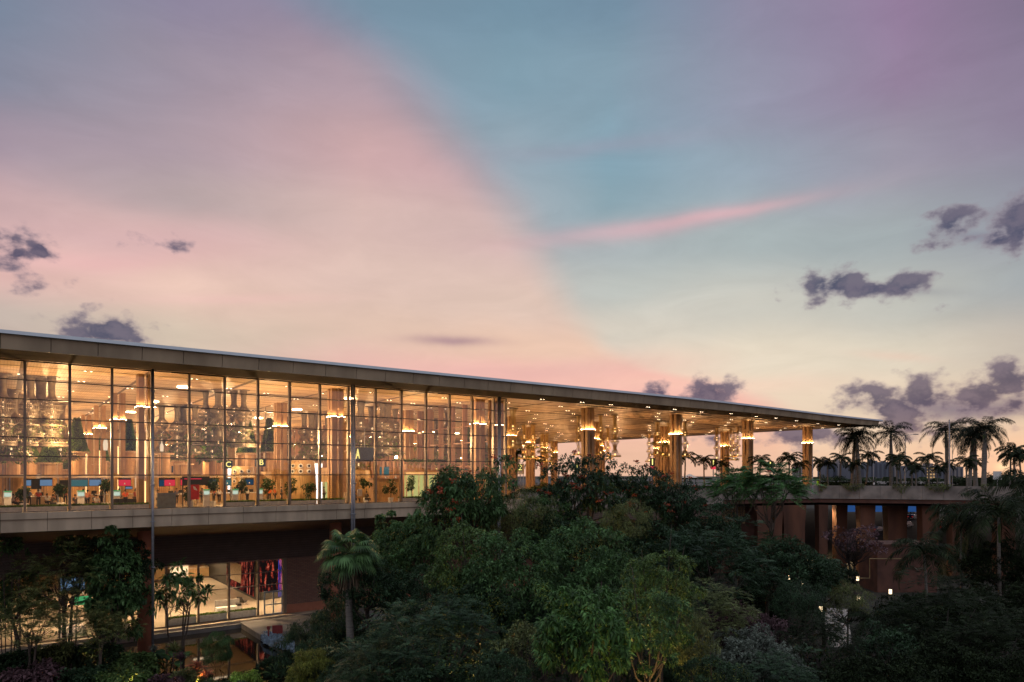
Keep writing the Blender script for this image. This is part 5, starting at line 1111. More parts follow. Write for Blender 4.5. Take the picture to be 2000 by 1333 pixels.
def proto(key, seed, H, rx, rz, cz, ncl, rc, flat, per, mode, leafm, L, W=.4, k=5, droop=.3, bottom=-.5, r0=.22, stems=1, nlimb=10, pairs=7, lw=.35, bark='bark', flowers=0, bend=.5, inner=.55):
    rg = np.random.default_rng(seed); C, Dn = crown_pts(rg, rx, rz, cz, ncl, bottom, inner); P, D2 = tips(rg, C, Dn, rc, flat, per)
    t = empty(key, (0, 0, 0)); trunk_mesh(rg, H, cz-rz*.55, C, r0, nlimb, bend, stems).build('trunk', bark, t, True, local=True)
    if mode == 'ros': V, Q = rosette(rg, P, D2, k, L, W, droop)
    elif mode == 'fine':
        V, Q = rosette(rg, P, D2, k, L, W, droop, 1.2)
    else: V, Q = fronds(rg, P, D2, L, pairs, lw, droop)
    npmesh('crown', V, Q, leafm, t)
    if flowers:
        idx = [i for i in range(len(P)) if Dn[i//per][2] > -.3]; idx = rg.choice(idx, flowers, replace=False); Pf = P[idx]+D2[idx]*.25; n = 26
        P3 = np.repeat(Pf, n, 0)+rg.normal(size=(flowers*n, 3))*np.array([.14, .14, .07]); V, Q = leaves(P3, rdir(rg, flowers*n, -.2), rdir(rg, flowers*n), .17, .7, rg, .1); tag(npmesh('flowers', V, Q, 'flower', t), kind='stuff')
    TP[key] = (t, cz+rz+rc*.8, (rx+rc*.7)*2, leafm); t['_u'] = 0; return t
proto('flame_tree', 1, 16, 3.2, 2.9, 12.5, 46, 1.0, .8, 36, 'ros', 'g_mid', .34, .36, 6, .35, -.7, .25, flowers=22, inner=.4)
proto('flame_tree_b', 2, 16, 3.0, 2.9, 12.5, 36, .95, .8, 30, 'ros', 'g_dark', .34, .36, 6, .35, -.7, .25, flowers=22, inner=.35)
proto('broadleaf_tree', 3, 13, 3.4, 3.2, 9.5, 60, .95, .85, 46, 'ros', 'g_mid', .25, .42, 5, .3, -.6, .25)
proto('bright_tree', 4, 13, 2.9, 3.2, 9.3, 48, .85, .8, 44, 'ros', 'g_bright', .27, .40, 5, .35, -.6, .22)
proto('dark_tree', 5, 12, 3.6, 2.6, 9.0, 60, 1.0, .7, 48, 'fine', 'g_dark', .24, .45, 5, .2, -.6, .25, bark='barkdark')
proto('large_leaf_tree', 6, 11, 2.5, 2.6, 8.2, 46, .75, .9, 26, 'ros', 'g_big', .40, .34, 7, .4, -.6, .2)
proto('olive_tree', 7, 13, 2.8, 2.6, 10, 44, .95, .8, 60, 'fine', 'g_olive', .24, .22, 5, .3, -.7, .16, inner=.35)
proto('feathery_tree', 8, 11, 3.4, 2.2, 8.6, 46, 1.0, .32, 22, 'fr', 'g_blue', .85, pairs=8, lw=.27, droop=.35, r0=.22, bottom=-.5)
proto('fern_leaf_tree', 9, 15, 2.6, 2.0, 12.6, 18, .8, .4, 16, 'fr', 'g_blue', 1.5, pairs=13, lw=.24, droop=.42, r0=.16, nlimb=14, bottom=-.2)
proto('sparse_tree', 10, 10, 2.6, 2.4, 8, 34, .75, .8, 26, 'ros', 'g_olive', .22, .40, 4, .3, -.7, .1, stems=3, nlimb=14, inner=.25)
proto('frangipani', 11, 7, 1.6, 1.6, 5.4, 26, .3, .8, 3, 'ros', 'g_mid', .52, .30, 9, .25, -.5, .09, stems=4, nlimb=8, bend=.4, inner=.5)
proto('layered_tree', 12, 8, 2.4, 1.9, 6.0, 30, .8, .45, 20, 'fr', 'g_olive', .75, pairs=7, lw=.32, droop=.3, r0=.14, stems=3, nlimb=8, bottom=-.5)
proto('vine_tree', 13, 9, 1.5, 3.9, 5.2, 64, .62, .9, 34, 'ros', 'g_mid', .27, .5, 5, .5, -.8, .2)
proto('bare_tree', 14, 9, 2.3, 1.8, 7.2, 26, .6, .6, 16, 'ros', 'g_purple', .2, .5, 4, .3, -.5, .22, nlimb=26, stems=2, bark='barkdark', inner=.4)
proto('bamboo_clump', 15, 11, 1.8, 3.2, 7.4, 42, .8, 1.1, 42, 'fine', 'g_olive', .34, .14, 5, .6, -.8, .06, stems=6, nlimb=4)
proto('willow_shrub', 16, 5, 1.8, 2.0, 2.4, 40, .6, .9, 50, 'fine', 'g_mid', .28, .16, 5, .4, -.7, .06, stems=4, nlimb=6)
proto('round_shrub', 17, 2.4, 1.1, 1.0, 1.2, 26, .4, .8, 34, 'ros', 'g_dark', .2, .45, 5, .3, -.8, .06, stems=3, nlimb=4)
proto('dark_canopy', 18, 12, 3.9, 2.6, 8.6, 54, 1.1, .5, 30, 'fr', 'g_dark', .7, pairs=7, lw=.32, droop=.3, r0=.22, bottom=-.6, bark='barkdark')
CATN = {}
def tree(key, x, ytop, w, Z, lb, leafm=None, cat='tree', group=None, name=None, rot=None, base=0., squash=None):
    t, h0, w0, lm = TP[key]
    if t['_u']: t2 = copy_tree(t)
    else: t2 = t
    del_ = t2; t['_u'] = 1
    if name: t2.name = name
    elif key == 'flame_tree_b': t2.name = 'flame_tree'
    t2.location = (*at(x, Z), base); H = hz(ytop, Z)-base; s = w*Z/F/w0; dz = H/s-h0; zt_ = h0*.72; dz = max(dz, -zt_*.6)
    for c in t2.children:
        if c.name.startswith('trunk'): c.scale = (1, 1, (zt_+dz)/zt_)
        else: c.location = (0, 0, dz)
    t2.scale = (s, s, s); t2.rotation_euler = (0, 0, (x*.37 if rot is None else rot) % 6.28)
    if leafm:
        for c in t2.children:
            if c.name.startswith('crown'): c.data = c.data.copy() if c.data.users > 1 else c.data; c.data.materials[0] = MT[leafm]
    tag(t2, lb, cat, group); return t2
def finish():
    for o in bpy.data.objects:
        if '_u' in o: del o['_u']
TR = [
 # key, x, ytop, width, Z, label, leaf
 ('flame_tree', 905, 884, 215, 54, 'leftmost flowering tree, scarlet clusters in front of the last glass bays', None),
 ('flame_tree_b', 1142, 870, 190, 60, 'tallest dark tree with red flowers, before the first canopy column right of the glass corner', None),
 ('flame_tree_b', 1250, 893, 155, 61, 'red flowered tree standing clear against the sky, right of the tallest flowering one', None),
 ('flame_tree_b', 1322, 925, 130, 59, 'dark red flowered tree, rightmost and lowest of the flowering trees', None),
 ('olive_tree', 1018, 945, 150, 56, 'soft olive green tree between the two flowering trees', None),
 ('olive_tree', 1225, 968, 120, 55, 'soft grey green tree below the right hand flowering trees', None),
 ('fern_leaf_tree', 1436, 905, 130, 64, 'fern leaved tree before the last but one canopy column, left of its twin', None),
 ('fern_leaf_tree', 1512, 893, 150, 60, 'fern leaved tree with tall feathery crown left of the last canopy column', None),
 ('broadleaf_tree', 800, 1010, 170, 56, 'leafy green tree right of the fan palm, below the slab edge', 'g_mid'),
 ('vine_tree', 758, 1004, 90, 60, 'narrow leafy treetop against the slab edge right of the fan palm', None),
 ('bright_tree', 915, 1020, 170, 44, 'bright green rounded tree below the left flowering tree', None),
 ('broadleaf_tree', 1000, 1035, 230, 42, 'large mid green tree left of the picture centre', None),
 ('broadleaf_tree', 1140, 1015, 250, 45, 'large mid green tree below the tallest flowering tree', None),
 ('dark_tree', 1090, 1000, 170, 55, 'dark tree behind the large green crowns at centre', None),
 ('dark_tree', 1290, 1005, 230, 54, 'dark tree mass below the right flowering trees', None),
 ('dark_canopy', 1400, 1015, 270, 50, 'broad dark layered tree right of centre', None),
 ('dark_tree', 1540, 1040, 200, 53, 'dark dense tree in front of the left orange piers', None),
 ('feathery_tree', 1500, 1030, 180, 56, 'dark feathery tree beneath the fern leaved tree', 'g_dark'),
 ('bright_tree', 1290, 1072, 150, 36, 'bright leafy tree with upright tips right of centre', None),
 ('large_leaf_tree', 1140, 1140, 200, 31, 'big leaved foreground tree with drooping rosettes, bottom centre', None),
 ('bright_tree', 1265, 1138, 180, 33, 'leafy tree right of the big leaved foreground tree', 'g_mid'),
 ('feathery_tree', 850, 1148, 300, 35, 'wide feathery tree with layered blue green sprays, bottom left of centre', None),
 ('feathery_tree', 760, 1230, 220, 33, 'lower feathery tree in front of the fan palm foot', None),
 ('sparse_tree', 1030, 1185, 180, 34, 'thin twiggy olive tree beside the big leaved foreground tree', None),
 ('dark_tree', 720, 1075, 190, 50, 'dark tree behind the fan palm trunk', None),
 ('willow_shrub', 655, 1165, 130, 54, 'narrow leaved tree left of the fan palm trunk', 'g_dark'),
 ('willow_shrub', 600, 1208, 130, 50, 'narrow leaved bush spreading over the pool deck', None),
 ('willow_shrub', 640, 1240, 170, 46, 'dark narrow leaved bush at the foot of the fan palm', 'g_dark'),
 ('dark_tree', 930, 1120, 200, 40, 'dark crown between the bright rounded tree and feathery sprays', None),
 ('dark_canopy', 1380, 1130, 180, 42, 'dim layered tree right of the bright upright tree', 'g_olive'),
 ('bamboo_clump', 1350, 1190, 90, 36, 'yellow green narrow clump beside the leafy foreground tree', 'g_olive'),
 ('dark_tree', 1440, 1165, 180, 45, 'dim rounded tree in the dark dip right of centre', 'g_purple'),
 ('dark_tree', 1470, 1210, 190, 39, 'grey purple leafy crown low in the dark right centre', 'g_grey'),
 ('olive_tree', 1560, 1125, 110, 46, 'round headed tree on a thin pale stem in front of the garden lanterns', 'g_dark'),
 ('olive_tree', 1655, 1128, 95, 52, 'small round olive tree left of the brick block', 'g_olive'),
 ('dark_canopy', 1600, 1195, 150, 40, 'dark drooping tree beside the pale garden path', 'g_vdark'),
 ('bare_tree', 1668, 1005, 130, 78, 'purple leaved tree with dark open branches before the bright orange pier', None),
 ('dark_tree', 1610, 1085, 120, 64, 'low dark tree at the foot of the orange piers', 'g_vdark'),
 ('sparse_tree', 1740, 1185, 210, 42, 'thin branching dark tree below the brick block', 'g_dark'),
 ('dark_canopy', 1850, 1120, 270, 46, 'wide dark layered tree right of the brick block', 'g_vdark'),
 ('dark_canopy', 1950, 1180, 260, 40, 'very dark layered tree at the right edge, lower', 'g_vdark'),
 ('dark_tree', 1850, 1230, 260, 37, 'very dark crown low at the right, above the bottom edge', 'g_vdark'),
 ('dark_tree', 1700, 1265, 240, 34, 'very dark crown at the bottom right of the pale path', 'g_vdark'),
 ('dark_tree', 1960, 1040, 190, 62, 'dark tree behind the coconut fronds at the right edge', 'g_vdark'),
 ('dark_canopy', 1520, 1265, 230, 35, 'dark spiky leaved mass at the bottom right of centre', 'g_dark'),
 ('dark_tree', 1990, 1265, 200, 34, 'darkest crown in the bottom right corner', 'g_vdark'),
 ('bright_tree', 1390, 1275, 150, 31, 'dim green crown at the bottom edge right of the lit leaves', 'g_dark'),
 ('broadleaf_tree', 838, 1105, 160, 48, 'mid green tree behind the wide feathery one, beneath the slab edge', 'g_dark'),
 ('broadleaf_tree', 1070, 965, 150, 58, 'mid green tree rising to the deck edge left of the tallest flowering tree', 'g_mid'),
 ('broadleaf_tree', 1380, 975, 150, 57, 'dark green tree rising to the deck edge right of the flowering trees', 'g_dark'),
 ('broadleaf_tree', 222, 1040, 150, 60, 'full bushy crown behind the dense leafy column, under the slab', 'g_dark'),
 ('bright_tree', 40, 1110, 120, 60, 'bushy crown near the left edge before the dark underside', 'g_mid'),
 # left garden
 ('vine_tree', 225, 1034, 110, 58, 'dense leafy column of a tree in front of the left round column', None),
 ('layered_tree', 128, 1060, 170, 57, 'layered open tree left of the dense leafy column', None),
 ('layered_tree', 60, 1150, 170, 53, 'layered open tree low at the left edge', None),
 ('frangipani', 140, 1032, 70, 60, 'thin stemmed tree whose top leaf tuft pokes above the slab soffit line', None),
 ('frangipani', 348, 1103, 115, 62, 'open branching tree with large leaves before the lit lower windows', None),
 ('frangipani', 14, 1034, 70, 57, 'tall thin tree with leaf tufts at the left picture edge', None),
 ('layered_tree', 195, 1175, 130, 54, 'feathery lower tree below the dense leafy column', None),
 ('broadleaf_tree', 980, 1275, 160, 30, 'dark green crown at the bottom edge left of the big leaved tree', 'g_dark'),
 ('dark_tree', 690, 1290, 130, 42, 'dark bush at the bottom edge by the palm trunk', None),
 ('broadleaf_tree', 1200, 1150, 130, 40, 'mid green crown behind the two foreground leafy trees', 'g_dark'),
]
rx_ = random.Random(12)
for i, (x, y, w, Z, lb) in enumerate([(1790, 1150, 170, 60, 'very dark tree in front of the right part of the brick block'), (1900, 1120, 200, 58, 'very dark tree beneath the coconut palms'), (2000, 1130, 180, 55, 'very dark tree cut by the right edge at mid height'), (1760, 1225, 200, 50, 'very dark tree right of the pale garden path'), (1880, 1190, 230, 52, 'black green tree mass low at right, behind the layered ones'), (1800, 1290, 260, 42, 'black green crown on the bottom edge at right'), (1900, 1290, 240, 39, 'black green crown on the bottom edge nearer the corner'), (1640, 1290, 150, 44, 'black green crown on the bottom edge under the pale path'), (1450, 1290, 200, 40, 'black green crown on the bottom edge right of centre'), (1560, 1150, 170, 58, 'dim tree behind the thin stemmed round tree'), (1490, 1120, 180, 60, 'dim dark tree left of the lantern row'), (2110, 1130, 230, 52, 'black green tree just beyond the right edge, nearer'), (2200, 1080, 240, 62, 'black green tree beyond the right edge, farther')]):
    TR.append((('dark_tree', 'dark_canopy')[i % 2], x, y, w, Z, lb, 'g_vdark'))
for i, (x, y, w, Z, lb) in enumerate([(880, 1215, 200, 42, 'dark leafy tree behind the feathery sprays'), (780, 1190, 170, 44, 'dark leafy tree right of the fan palm trunk'), (690, 1200, 150, 52, 'dark leafy tree behind the fan palm trunk, lower'), (1060, 1150, 200, 41, 'dark leafy tree at the left shoulder of the big leaved one'), (950, 1260, 180, 37, 'dark leafy tree under the feathery sprays, right side'), (820, 1290, 200, 31, 'dark leafy tree on the bottom edge beneath the feathery sprays'), (1350, 1270, 150, 40, 'dark leafy tree right of the golden lit shrub')]):
    TR.append((('broadleaf_tree', 'dark_tree')[i % 2], x, y, w, Z, lb, 'g_dark'))
for r in TR: tree(*r[:7])
# shrubs in the left bed
SH = [('round_shrub', 30, 1255, 120, 54, 'dark rounded shrub in the left bottom corner', 'g_dark'), ('round_shrub', 110, 1245, 110, 55, 'rounded shrub beneath the left layered tree', 'g_olive'), ('round_shrub', 190, 1240, 100, 56, 'shrub below the low feathery tree at left', 'g_dark'), ('round_shrub', 265, 1262, 90, 55, 'lit yellow green shrub by the garden lamp', 'g_bright'),
 ('round_shrub', 70, 1295, 140, 51, 'dim purple shrub near the bottom left edge', 'g_purple'), ('round_shrub', 160, 1300, 120, 51, 'dark shrub at the bottom edge left', 'g_dark'), ('round_shrub', 240, 1305, 120, 51, 'fern like bright shrub at the bottom edge', 'g_bright'), ('round_shrub', 330, 1305, 90, 51, 'copper tinted shrub beside the bright fern', 'g_purple'),
 ('willow_shrub', 425, 1232, 70, 57, 'slender bush standing in front of the pool', 'g_mid'), ('round_shrub', 365, 1300, 90, 52, 'low shrub under the copper spikes', 'g_olive'), ('willow_shrub', 608, 1265, 90, 44, 'yellow green feathery bush by the pool corner', 'g_yel'), ('round_shrub', 535, 1275, 70, 56, 'dark small bush at the pool edge below the blue light reflection', 'g_dark'), ('round_shrub', 475, 1303, 75, 50, 'lime green broad shrub at the pool edge, bottom', 'g_lime'), ('round_shrub', 560, 1312, 110, 46, 'dark shrub at the bottom edge below the pool', 'g_vdark'),
 ('round_shrub', 430, 1318, 110, 46, 'dark low shrub at the bottom edge left of the lime one', 'g_dark'), ('round_shrub', 1275, 1300, 70, 42, 'golden lit shrub over the garden lamp, bottom right of centre', 'g_bright')]
for i, r in enumerate(SH): tree(*r[:7], cat='shrub', name=None)
# spiky cordylines
def spiky(x, ytop, h, Z, leafm, lb, n=90, L=.8, seed=1, w=.09):
    rg = np.random.default_rng(seed); z = hz(ytop, Z)-L*.8; z = max(z, .4); t = empty('cordyline', (*at(x, Z), 0), lb, 'plant')
    MB().tube([(0, 0, -.1), (.05, 0, z)], .05, 6).build('stem', 'bark', t, local=True); d = rdir(rg, n, -.1)+np.array([0, 0, .45]); P = np.tile(np.array([[.05, 0, z]]), (n, 1))+rg.normal(size=(n, 3))*.05
    V, Q = leaves(P, d, rdir(rg, n)*.3+np.array([0, 0, 1]), L, w, rg, .3); npmesh('leaves', V, Q, leafm, t)
spiky(383, 1288, 0, 52, 'g_copper', 'copper orange spiky plant, larger one near the bottom edge', L=1.0, seed=1); spiky(402, 1306, 0, 51, 'g_copper', 'smaller copper orange spiky plant right of the larger one', L=.8, seed=2); spiky(352, 1272, 0, 54, 'g_purple', 'purple spiky plant behind the copper ones', L=.9, seed=3); spiky(338, 1252, 0, 56, 'g_olive', 'tan grassy spiky plant at the foot of the open branching tree', L=1.1, seed=4); spiky(300, 1258, 0, 56, 'g_grey', 'pale silvery spiky plant catching lamp light', L=.7, seed=5)
def bigleaf(x, y, Z, lb, seed, n=9, L=1.5, leafm='g_mid'):
    rg = np.random.default_rng(seed); t = empty('broad_leaf_plant', (*at(x, Z), 0), lb, 'plant'); b = MB(); V = []; Q = []
    for i in range(n):
        a = rg.uniform(0, 6.28); e = rg.uniform(.5, 1.2); d = Vector((math.cos(a)*math.cos(e), math.sin(a)*math.cos(e), math.sin(e))); s = Vector((-math.sin(a), math.cos(a), 0)); p0 = d*.9; b.tube([(0, 0, -.1), p0], .03, 4)
        i0 = len(V); K = 7
        for j in range(K+1):
            t_ = j/K; c = p0+d*L*t_+Vector((0, 0, -.5*L*t_*t_)); wd = .22*L*math.sin(math.pi*(.05+.93*t_))**.7; V += [c-s*wd+Vector((0, 0, .08)), c, c+s*wd+Vector((0, 0, .08))]
            if j: o = i0+3*j; Q += [(o-3, o-2, o+1, o), (o-2, o-1, o+2, o+1)]
    b.build('stem', 'g_dark', t, local=True); npmesh('leaves', V, Q, leafm, t)
bigleaf(190, 1240, 57, 'dark paddle leaved plant under the dense leafy column', 1, L=1.3); bigleaf(322, 1255, 57, 'dark broad paddle leaves beside the second downpipe foot', 2, n=11, L=1.6, leafm='g_dark'); bigleaf(345, 1262, 57, 'glossy paddle leaves right of the silvery spiky plant', 3, L=1.4, leafm='g_blue'); bigleaf(455, 1318, 47, 'lime broad leaves at the bottom edge by the pool', 4, n=12, L=1.1, leafm='g_lime'); bigleaf(545, 1290, 54, 'small broad leaves over the dark pool corner', 5, L=.8, n=10); bigleaf(215, 1308, 49, 'fresh green leaf sprays on the bottom edge at left', 6, n=16, L=1.1, leafm='g_bright'); bigleaf(290, 1318, 47, 'fresh green leaf sprays on the bottom edge left of the copper plants', 7, n=16, L=1.2, leafm='g_bright')
# ground cover
rg = np.random.default_rng(77); n = 26000; P = np.stack([rg.uniform(-20, 75, n), rg.uniform(28, 76, n), np.zeros(n)], 1)
ok = ~((P[:, 0] > px0-.2) & (P[:, 0] < 44) & (P[:, 1] > py0-.2)); ok &= ~((P[:, 0] > 58) & (P[:, 1] < 46)); P = P[ok]; P[:, 2] = rg.uniform(0, .55, len(P)); cen = np.array([*at(400, 50), 0.])
V, Q = leaves(P-cen, rdir(rg, len(P), .1)+np.array([0, 0, .5]), rdir(rg, len(P)), .7, .28, rg); gc = npmesh('ground_cover', V, Q, 'g_dark'); gc.location = cen; tag(gc, 'low dark ground cover between the garden shrubs', 'ground cover', kind='stuff')

# ======================= palms =======================
def royal(seed, H, nf=17, L=3.2, leafm='g_royal', tr=.42, bulge=True, up=1.15, lw=.75):
    rg = np.random.default_rng(seed); t = empty('royal_palm', (0, 0, 0)); zc = H
    rads = [tr*1.25, tr*1.15, tr*1.0, tr*1.15, tr*.85, tr*.6] if bulge else [tr*1.1, tr, tr*.9, tr*.85, tr*.8, tr*.6]
    pth = [(0, 0, -.2), (0, 0, H*.15), (.03, .02, H*.4), (.05, .03, H*.6), (.04, .03, H*.8), (0, 0, H*1.0)]
    MB().tube(pth, rads, 12).build('trunk', 'barkpale', t, True, local=True)
    MB().tube([(0, 0, H*.82), (0, 0, H*.92), (0, 0, H*1.02)], [tr*.62, tr*.72, tr*.35], 10).build('crownshaft', 'g_palm', t, True, local=True)
    Vs = []; Qs = []; o = 0
    for i in range(nf):
        a = i*2.4+rg.normal()*.15; e = up*(1-1.25*i/nf)+rg.normal()*.08+.25; Lf = L*rg.uniform(.85, 1.1); K = 22; pts = []
        dh = Vector((math.cos(a), math.sin(a), 0)); p = Vector((0, 0, zc)); el = e
        for j in range(K+1): pts.append(p.copy()); p = p+(dh*math.cos(el)+Vector((0, 0, math.sin(el))))*(Lf/K); el -= (1.75+.35*rg.uniform())/K
        side = Vector((-math.sin(a), math.cos(a), 0))
        for j in range(K):
            w = .05*(1-j/K)+.012; Vs += [pts[j]-side*w, pts[j]+side*w, pts[j+1]+side*w, pts[j+1]-side*w]; Qs.append((o, o+1, o+2, o+3)); o += 4
            if j < 2: continue
            tg = (pts[j+1]-pts[j]).normalized(); t_ = j/K; ll = lw*(math.sin(math.pi*(.12+.84*t_))**.6)*(L/3.2)
            for s in (-1, 1):
                for q in (0, .5):
                    bp = pts[j].lerp(pts[j+1], q); dl = (side*s*.8+tg*.55+Vector((0, 0, rg.uniform(-.55, .15)))).normalized(); wv = tg*.085
                    en = bp+dl*ll; en.z -= .22*ll; Vs += [bp-wv*.5, bp+dl*ll*.5+wv*.6, en, bp+dl*ll*.5-wv*.6]; Qs.append((o, o+1, o+2, o+3)); o += 4
    npmesh('fronds', [tuple(v) for v in Vs], Qs, leafm, t); return t
def put_palm(p, x, Z, lb, used_, sc=1., rot=0., z=FLR, sz=None, group=None, name=None):
    t = copy_tree(p) if used_.get(p.name) else p; used_[p.name] = 1; t.location = (*at(x, Z), z); t.scale = (sc, sc, sz or sc*(1.17 if p in (pA, pC) else 1)) if 'pC' in globals() else (sc, sc, sz or sc); t.rotation_euler = (.05*math.sin(x*1.7), .06*math.cos(x*2.3), rot); tag(t, lb, 'palm', group)
    return t
ud = {}
pA = royal(1, 9.2, 18, 4.9, tr=.31); pB = royal(2, 5.0, 13, 2.4, 'g_vdark', .13, False, 1.0); pC = royal(3, 9.6, 22, 5.2, 'g_royal', .37)
rows_ = [(pA, 1664, 128, .88, .5, 'royal palm nearest the roof tip, left of a crossing pair'), (pC, 1680, 124, .86, 2.1, 'thick royal palm of the crossing pair by the roof tip'), (pA, 1741, 124, .95, 3.3, 'single tall royal palm just right of the roof tip'), (pC, 1853, 122, .92, 4.4, 'royal palm left of the tall mast'), (pA, 1893, 128, .92, .2, 'royal palm between the mast and the thickest trunk'), (pC, 1921, 108, .88, 5.2, 'thickest royal palm with the broadest crown at right'), (pC, 1906, 112, .80, 1.2, 'royal palm leaning crown behind the thickest one')]
GR = 'royal palms along the forecourt'
for p, x, Z, s, r_, lb in rows_: put_palm(p, x, Z, lb, ud, s, r_, group=GR)
# z-height fit: crown centre pixel rows
small = [(1602, 135, 1.1, 'small palm directly right of the last column'), (1618, 128, 1.0, 'small palm behind the pale hatchback'), (1640, 140, 1.25, 'small palm with upright crown left of the royal pair'), (1672, 120, .95, 'small palm at the foot of the royal pair'), (1691, 132, 1.3, 'small palm right of the royal pair'), (1752, 118, 1.1, 'small palm at the foot of the single royal palm'), (1762, 128, 1.2, 'small palm right of the single royal palm'), (1782, 122, .95, 'small palm leaning left before the slab blocks'), (1790, 112, .8, 'small bushy palm between two masts'), (1815, 116, 1.15, 'arching palm before the block with lit windows'), (1830, 118, .8, 'low palm right of the arching one'), (1845, 122, .95, 'low palm left of the thick mast'), (1890, 104, 1.0, 'arching palm left of the thickest royal palm trunk'), (1905, 122, 1.0, 'slim palm behind the thickest trunk'), (1972, 128, 1.3, 'arching palm alone in the open sky at far right'), (1983, 130, 1.5, 'tallest slim palm of the far right trio'), (1997, 126, 1.25, 'palm cut by the right picture edge'),
 (1376, 135, 1.15, 'fan crowned palm against the sky under the canopy end'), (1336, 130, 1.25, 'palm right of the middle canopy column'), (1008, 150, 1.5, 'far palm seen left of the number two sign'), (1045, 145, 1.2, 'dark palm trunk between orange columns under the canopy'), (1412, 112, .95, 'palm in front of the orange column near the second number one sign'), (1484, 110, 1.05, 'palm left of the feathery tree crown'), (1540, 114, 1.15, 'thin palm behind the feathery tree'), (1560, 118, .95, 'short palm beside the white car')]
for i, (x, Z, s, lb) in enumerate(small): put_palm(pB, x, Z, lb, ud, s, i*1.3, group='small palms on the deck')
# fan palm
def fanpalm():
    rg = np.random.default_rng(6); t = empty('fan_palm', (0, 0, 0)); H = 11.2; MB().tube([(0, 0, -.3), (.1, 0, 3), (-.05, .1, 7), (0, 0, H-.4)], [.34, .26, .22, .2], 12).build('trunk', 'barkpale', t, True, local=True)
    Vs = []; Qs = []; o = 0; b = MB(); sk = []; sq = []; so_ = 0
    for i in range(34):
        a = i*2.4+rg.normal()*.1; e = 1.25-1.9*(i/34)+rg.normal()*.06; Lp = 1.3*rg.uniform(.85, 1.15); dh = Vector((math.cos(a), math.sin(a), 0)); d = dh*math.cos(e)+Vector((0, 0, math.sin(e))); p0 = Vector((0, 0, H)); p1 = p0+d*Lp+Vector((0, 0, -.08))
        b.tube([p0, p0.lerp(p1, .5)+Vector((0, 0, .05)), p1], [.03, .022, .015], 4); side = Vector((-math.sin(a), math.cos(a), 0)); dd = (d-Vector((0, 0, .35))).normalized(); K = 22
        for j in range(K):
            th = (j/(K-1)-.5)*4.3; r = 1.0*(1-.12*abs(th)/2.1)*rg.uniform(.92, 1.05); dv = (dd*math.cos(th)+side*math.sin(th)).normalized(); w = side.cross(dd).cross(dv).normalized() if True else side; w = dv.cross(side.cross(dd)).normalized()*.07
            m1 = p1+dv*r*.55; en = p1+dv*r; en.z -= .5*r; Vs += [p1, m1+w, en, m1-w]; Qs.append((o, o+1, o+2, o+3)); o += 4
    b.build('petiole', 'g_olive', t, local=True); npmesh('fronds', [tuple(v) for v in Vs], Qs, 'g_mid', t)
    n = 260; a = rg.uniform(0, 6.28, n); rr = rg.uniform(.2, .62, n); z = H-.5-rg.uniform(0, 1.7, n); P = np.stack([rr*np.cos(a), rr*np.sin(a), z], 1); dv = np.stack([np.cos(a)*.25, np.sin(a)*.25, -np.ones(n)], 1)
    V, Q = leaves(P, dv, rdir(rg, n), .95, .09, rg, .1); npmesh('dead_leaf_skirt', V, Q, 'skirt', t); tag(t, 'fan palm with dry leaf skirt and bare grey trunk before the brick wall', 'palm'); return t
fp = fanpalm(); fp.location = (*at(684, 48), 0); s = (hz(1078, 48))/11.2; fp.scale = (1.08, 1.08, s)
fp2 = copy_tree(fp); fp2.location = (*at(815, 58), 0); fp2.scale = (.72, .72, hz(1035, 58)/11.4); tag(fp2, 'smaller fan palm half buried among treetops below the slab edge')
# coconut palms, dark, right side
cA = royal(8, 9.0, 16, 4.4, 'g_vdark', .16, False, 1.0, .8); cA.name = 'coconut_palm'
for x, yc, Z, s, r_, lb in ((1955, 1010, 60, 1.05, .4, 'dark coconut palm with long arching fronds at the right edge'), (1880, 1020, 64, .8, 2.2, 'dark coconut palm with upright fronds before the viaduct'), (1815, 1085, 58, .85, 4., 'dark coconut palm spreading in front of the brick block'), (1990, 960, 66, .95, 1.4, 'dark coconut palm rising above the parapet at the right edge'), (1700, 1215, 50, .6, 3, 'low dark palm beside the pale garden path')):
    t = put_palm(cA, x, Z, lb, ud, s, r_, z=0, sz=hz(yc, Z)/9.0)
    t.scale = (s, s, hz(yc, Z)/9.0 if hz(yc, Z)/9.0 < 1.9 else 1.9)
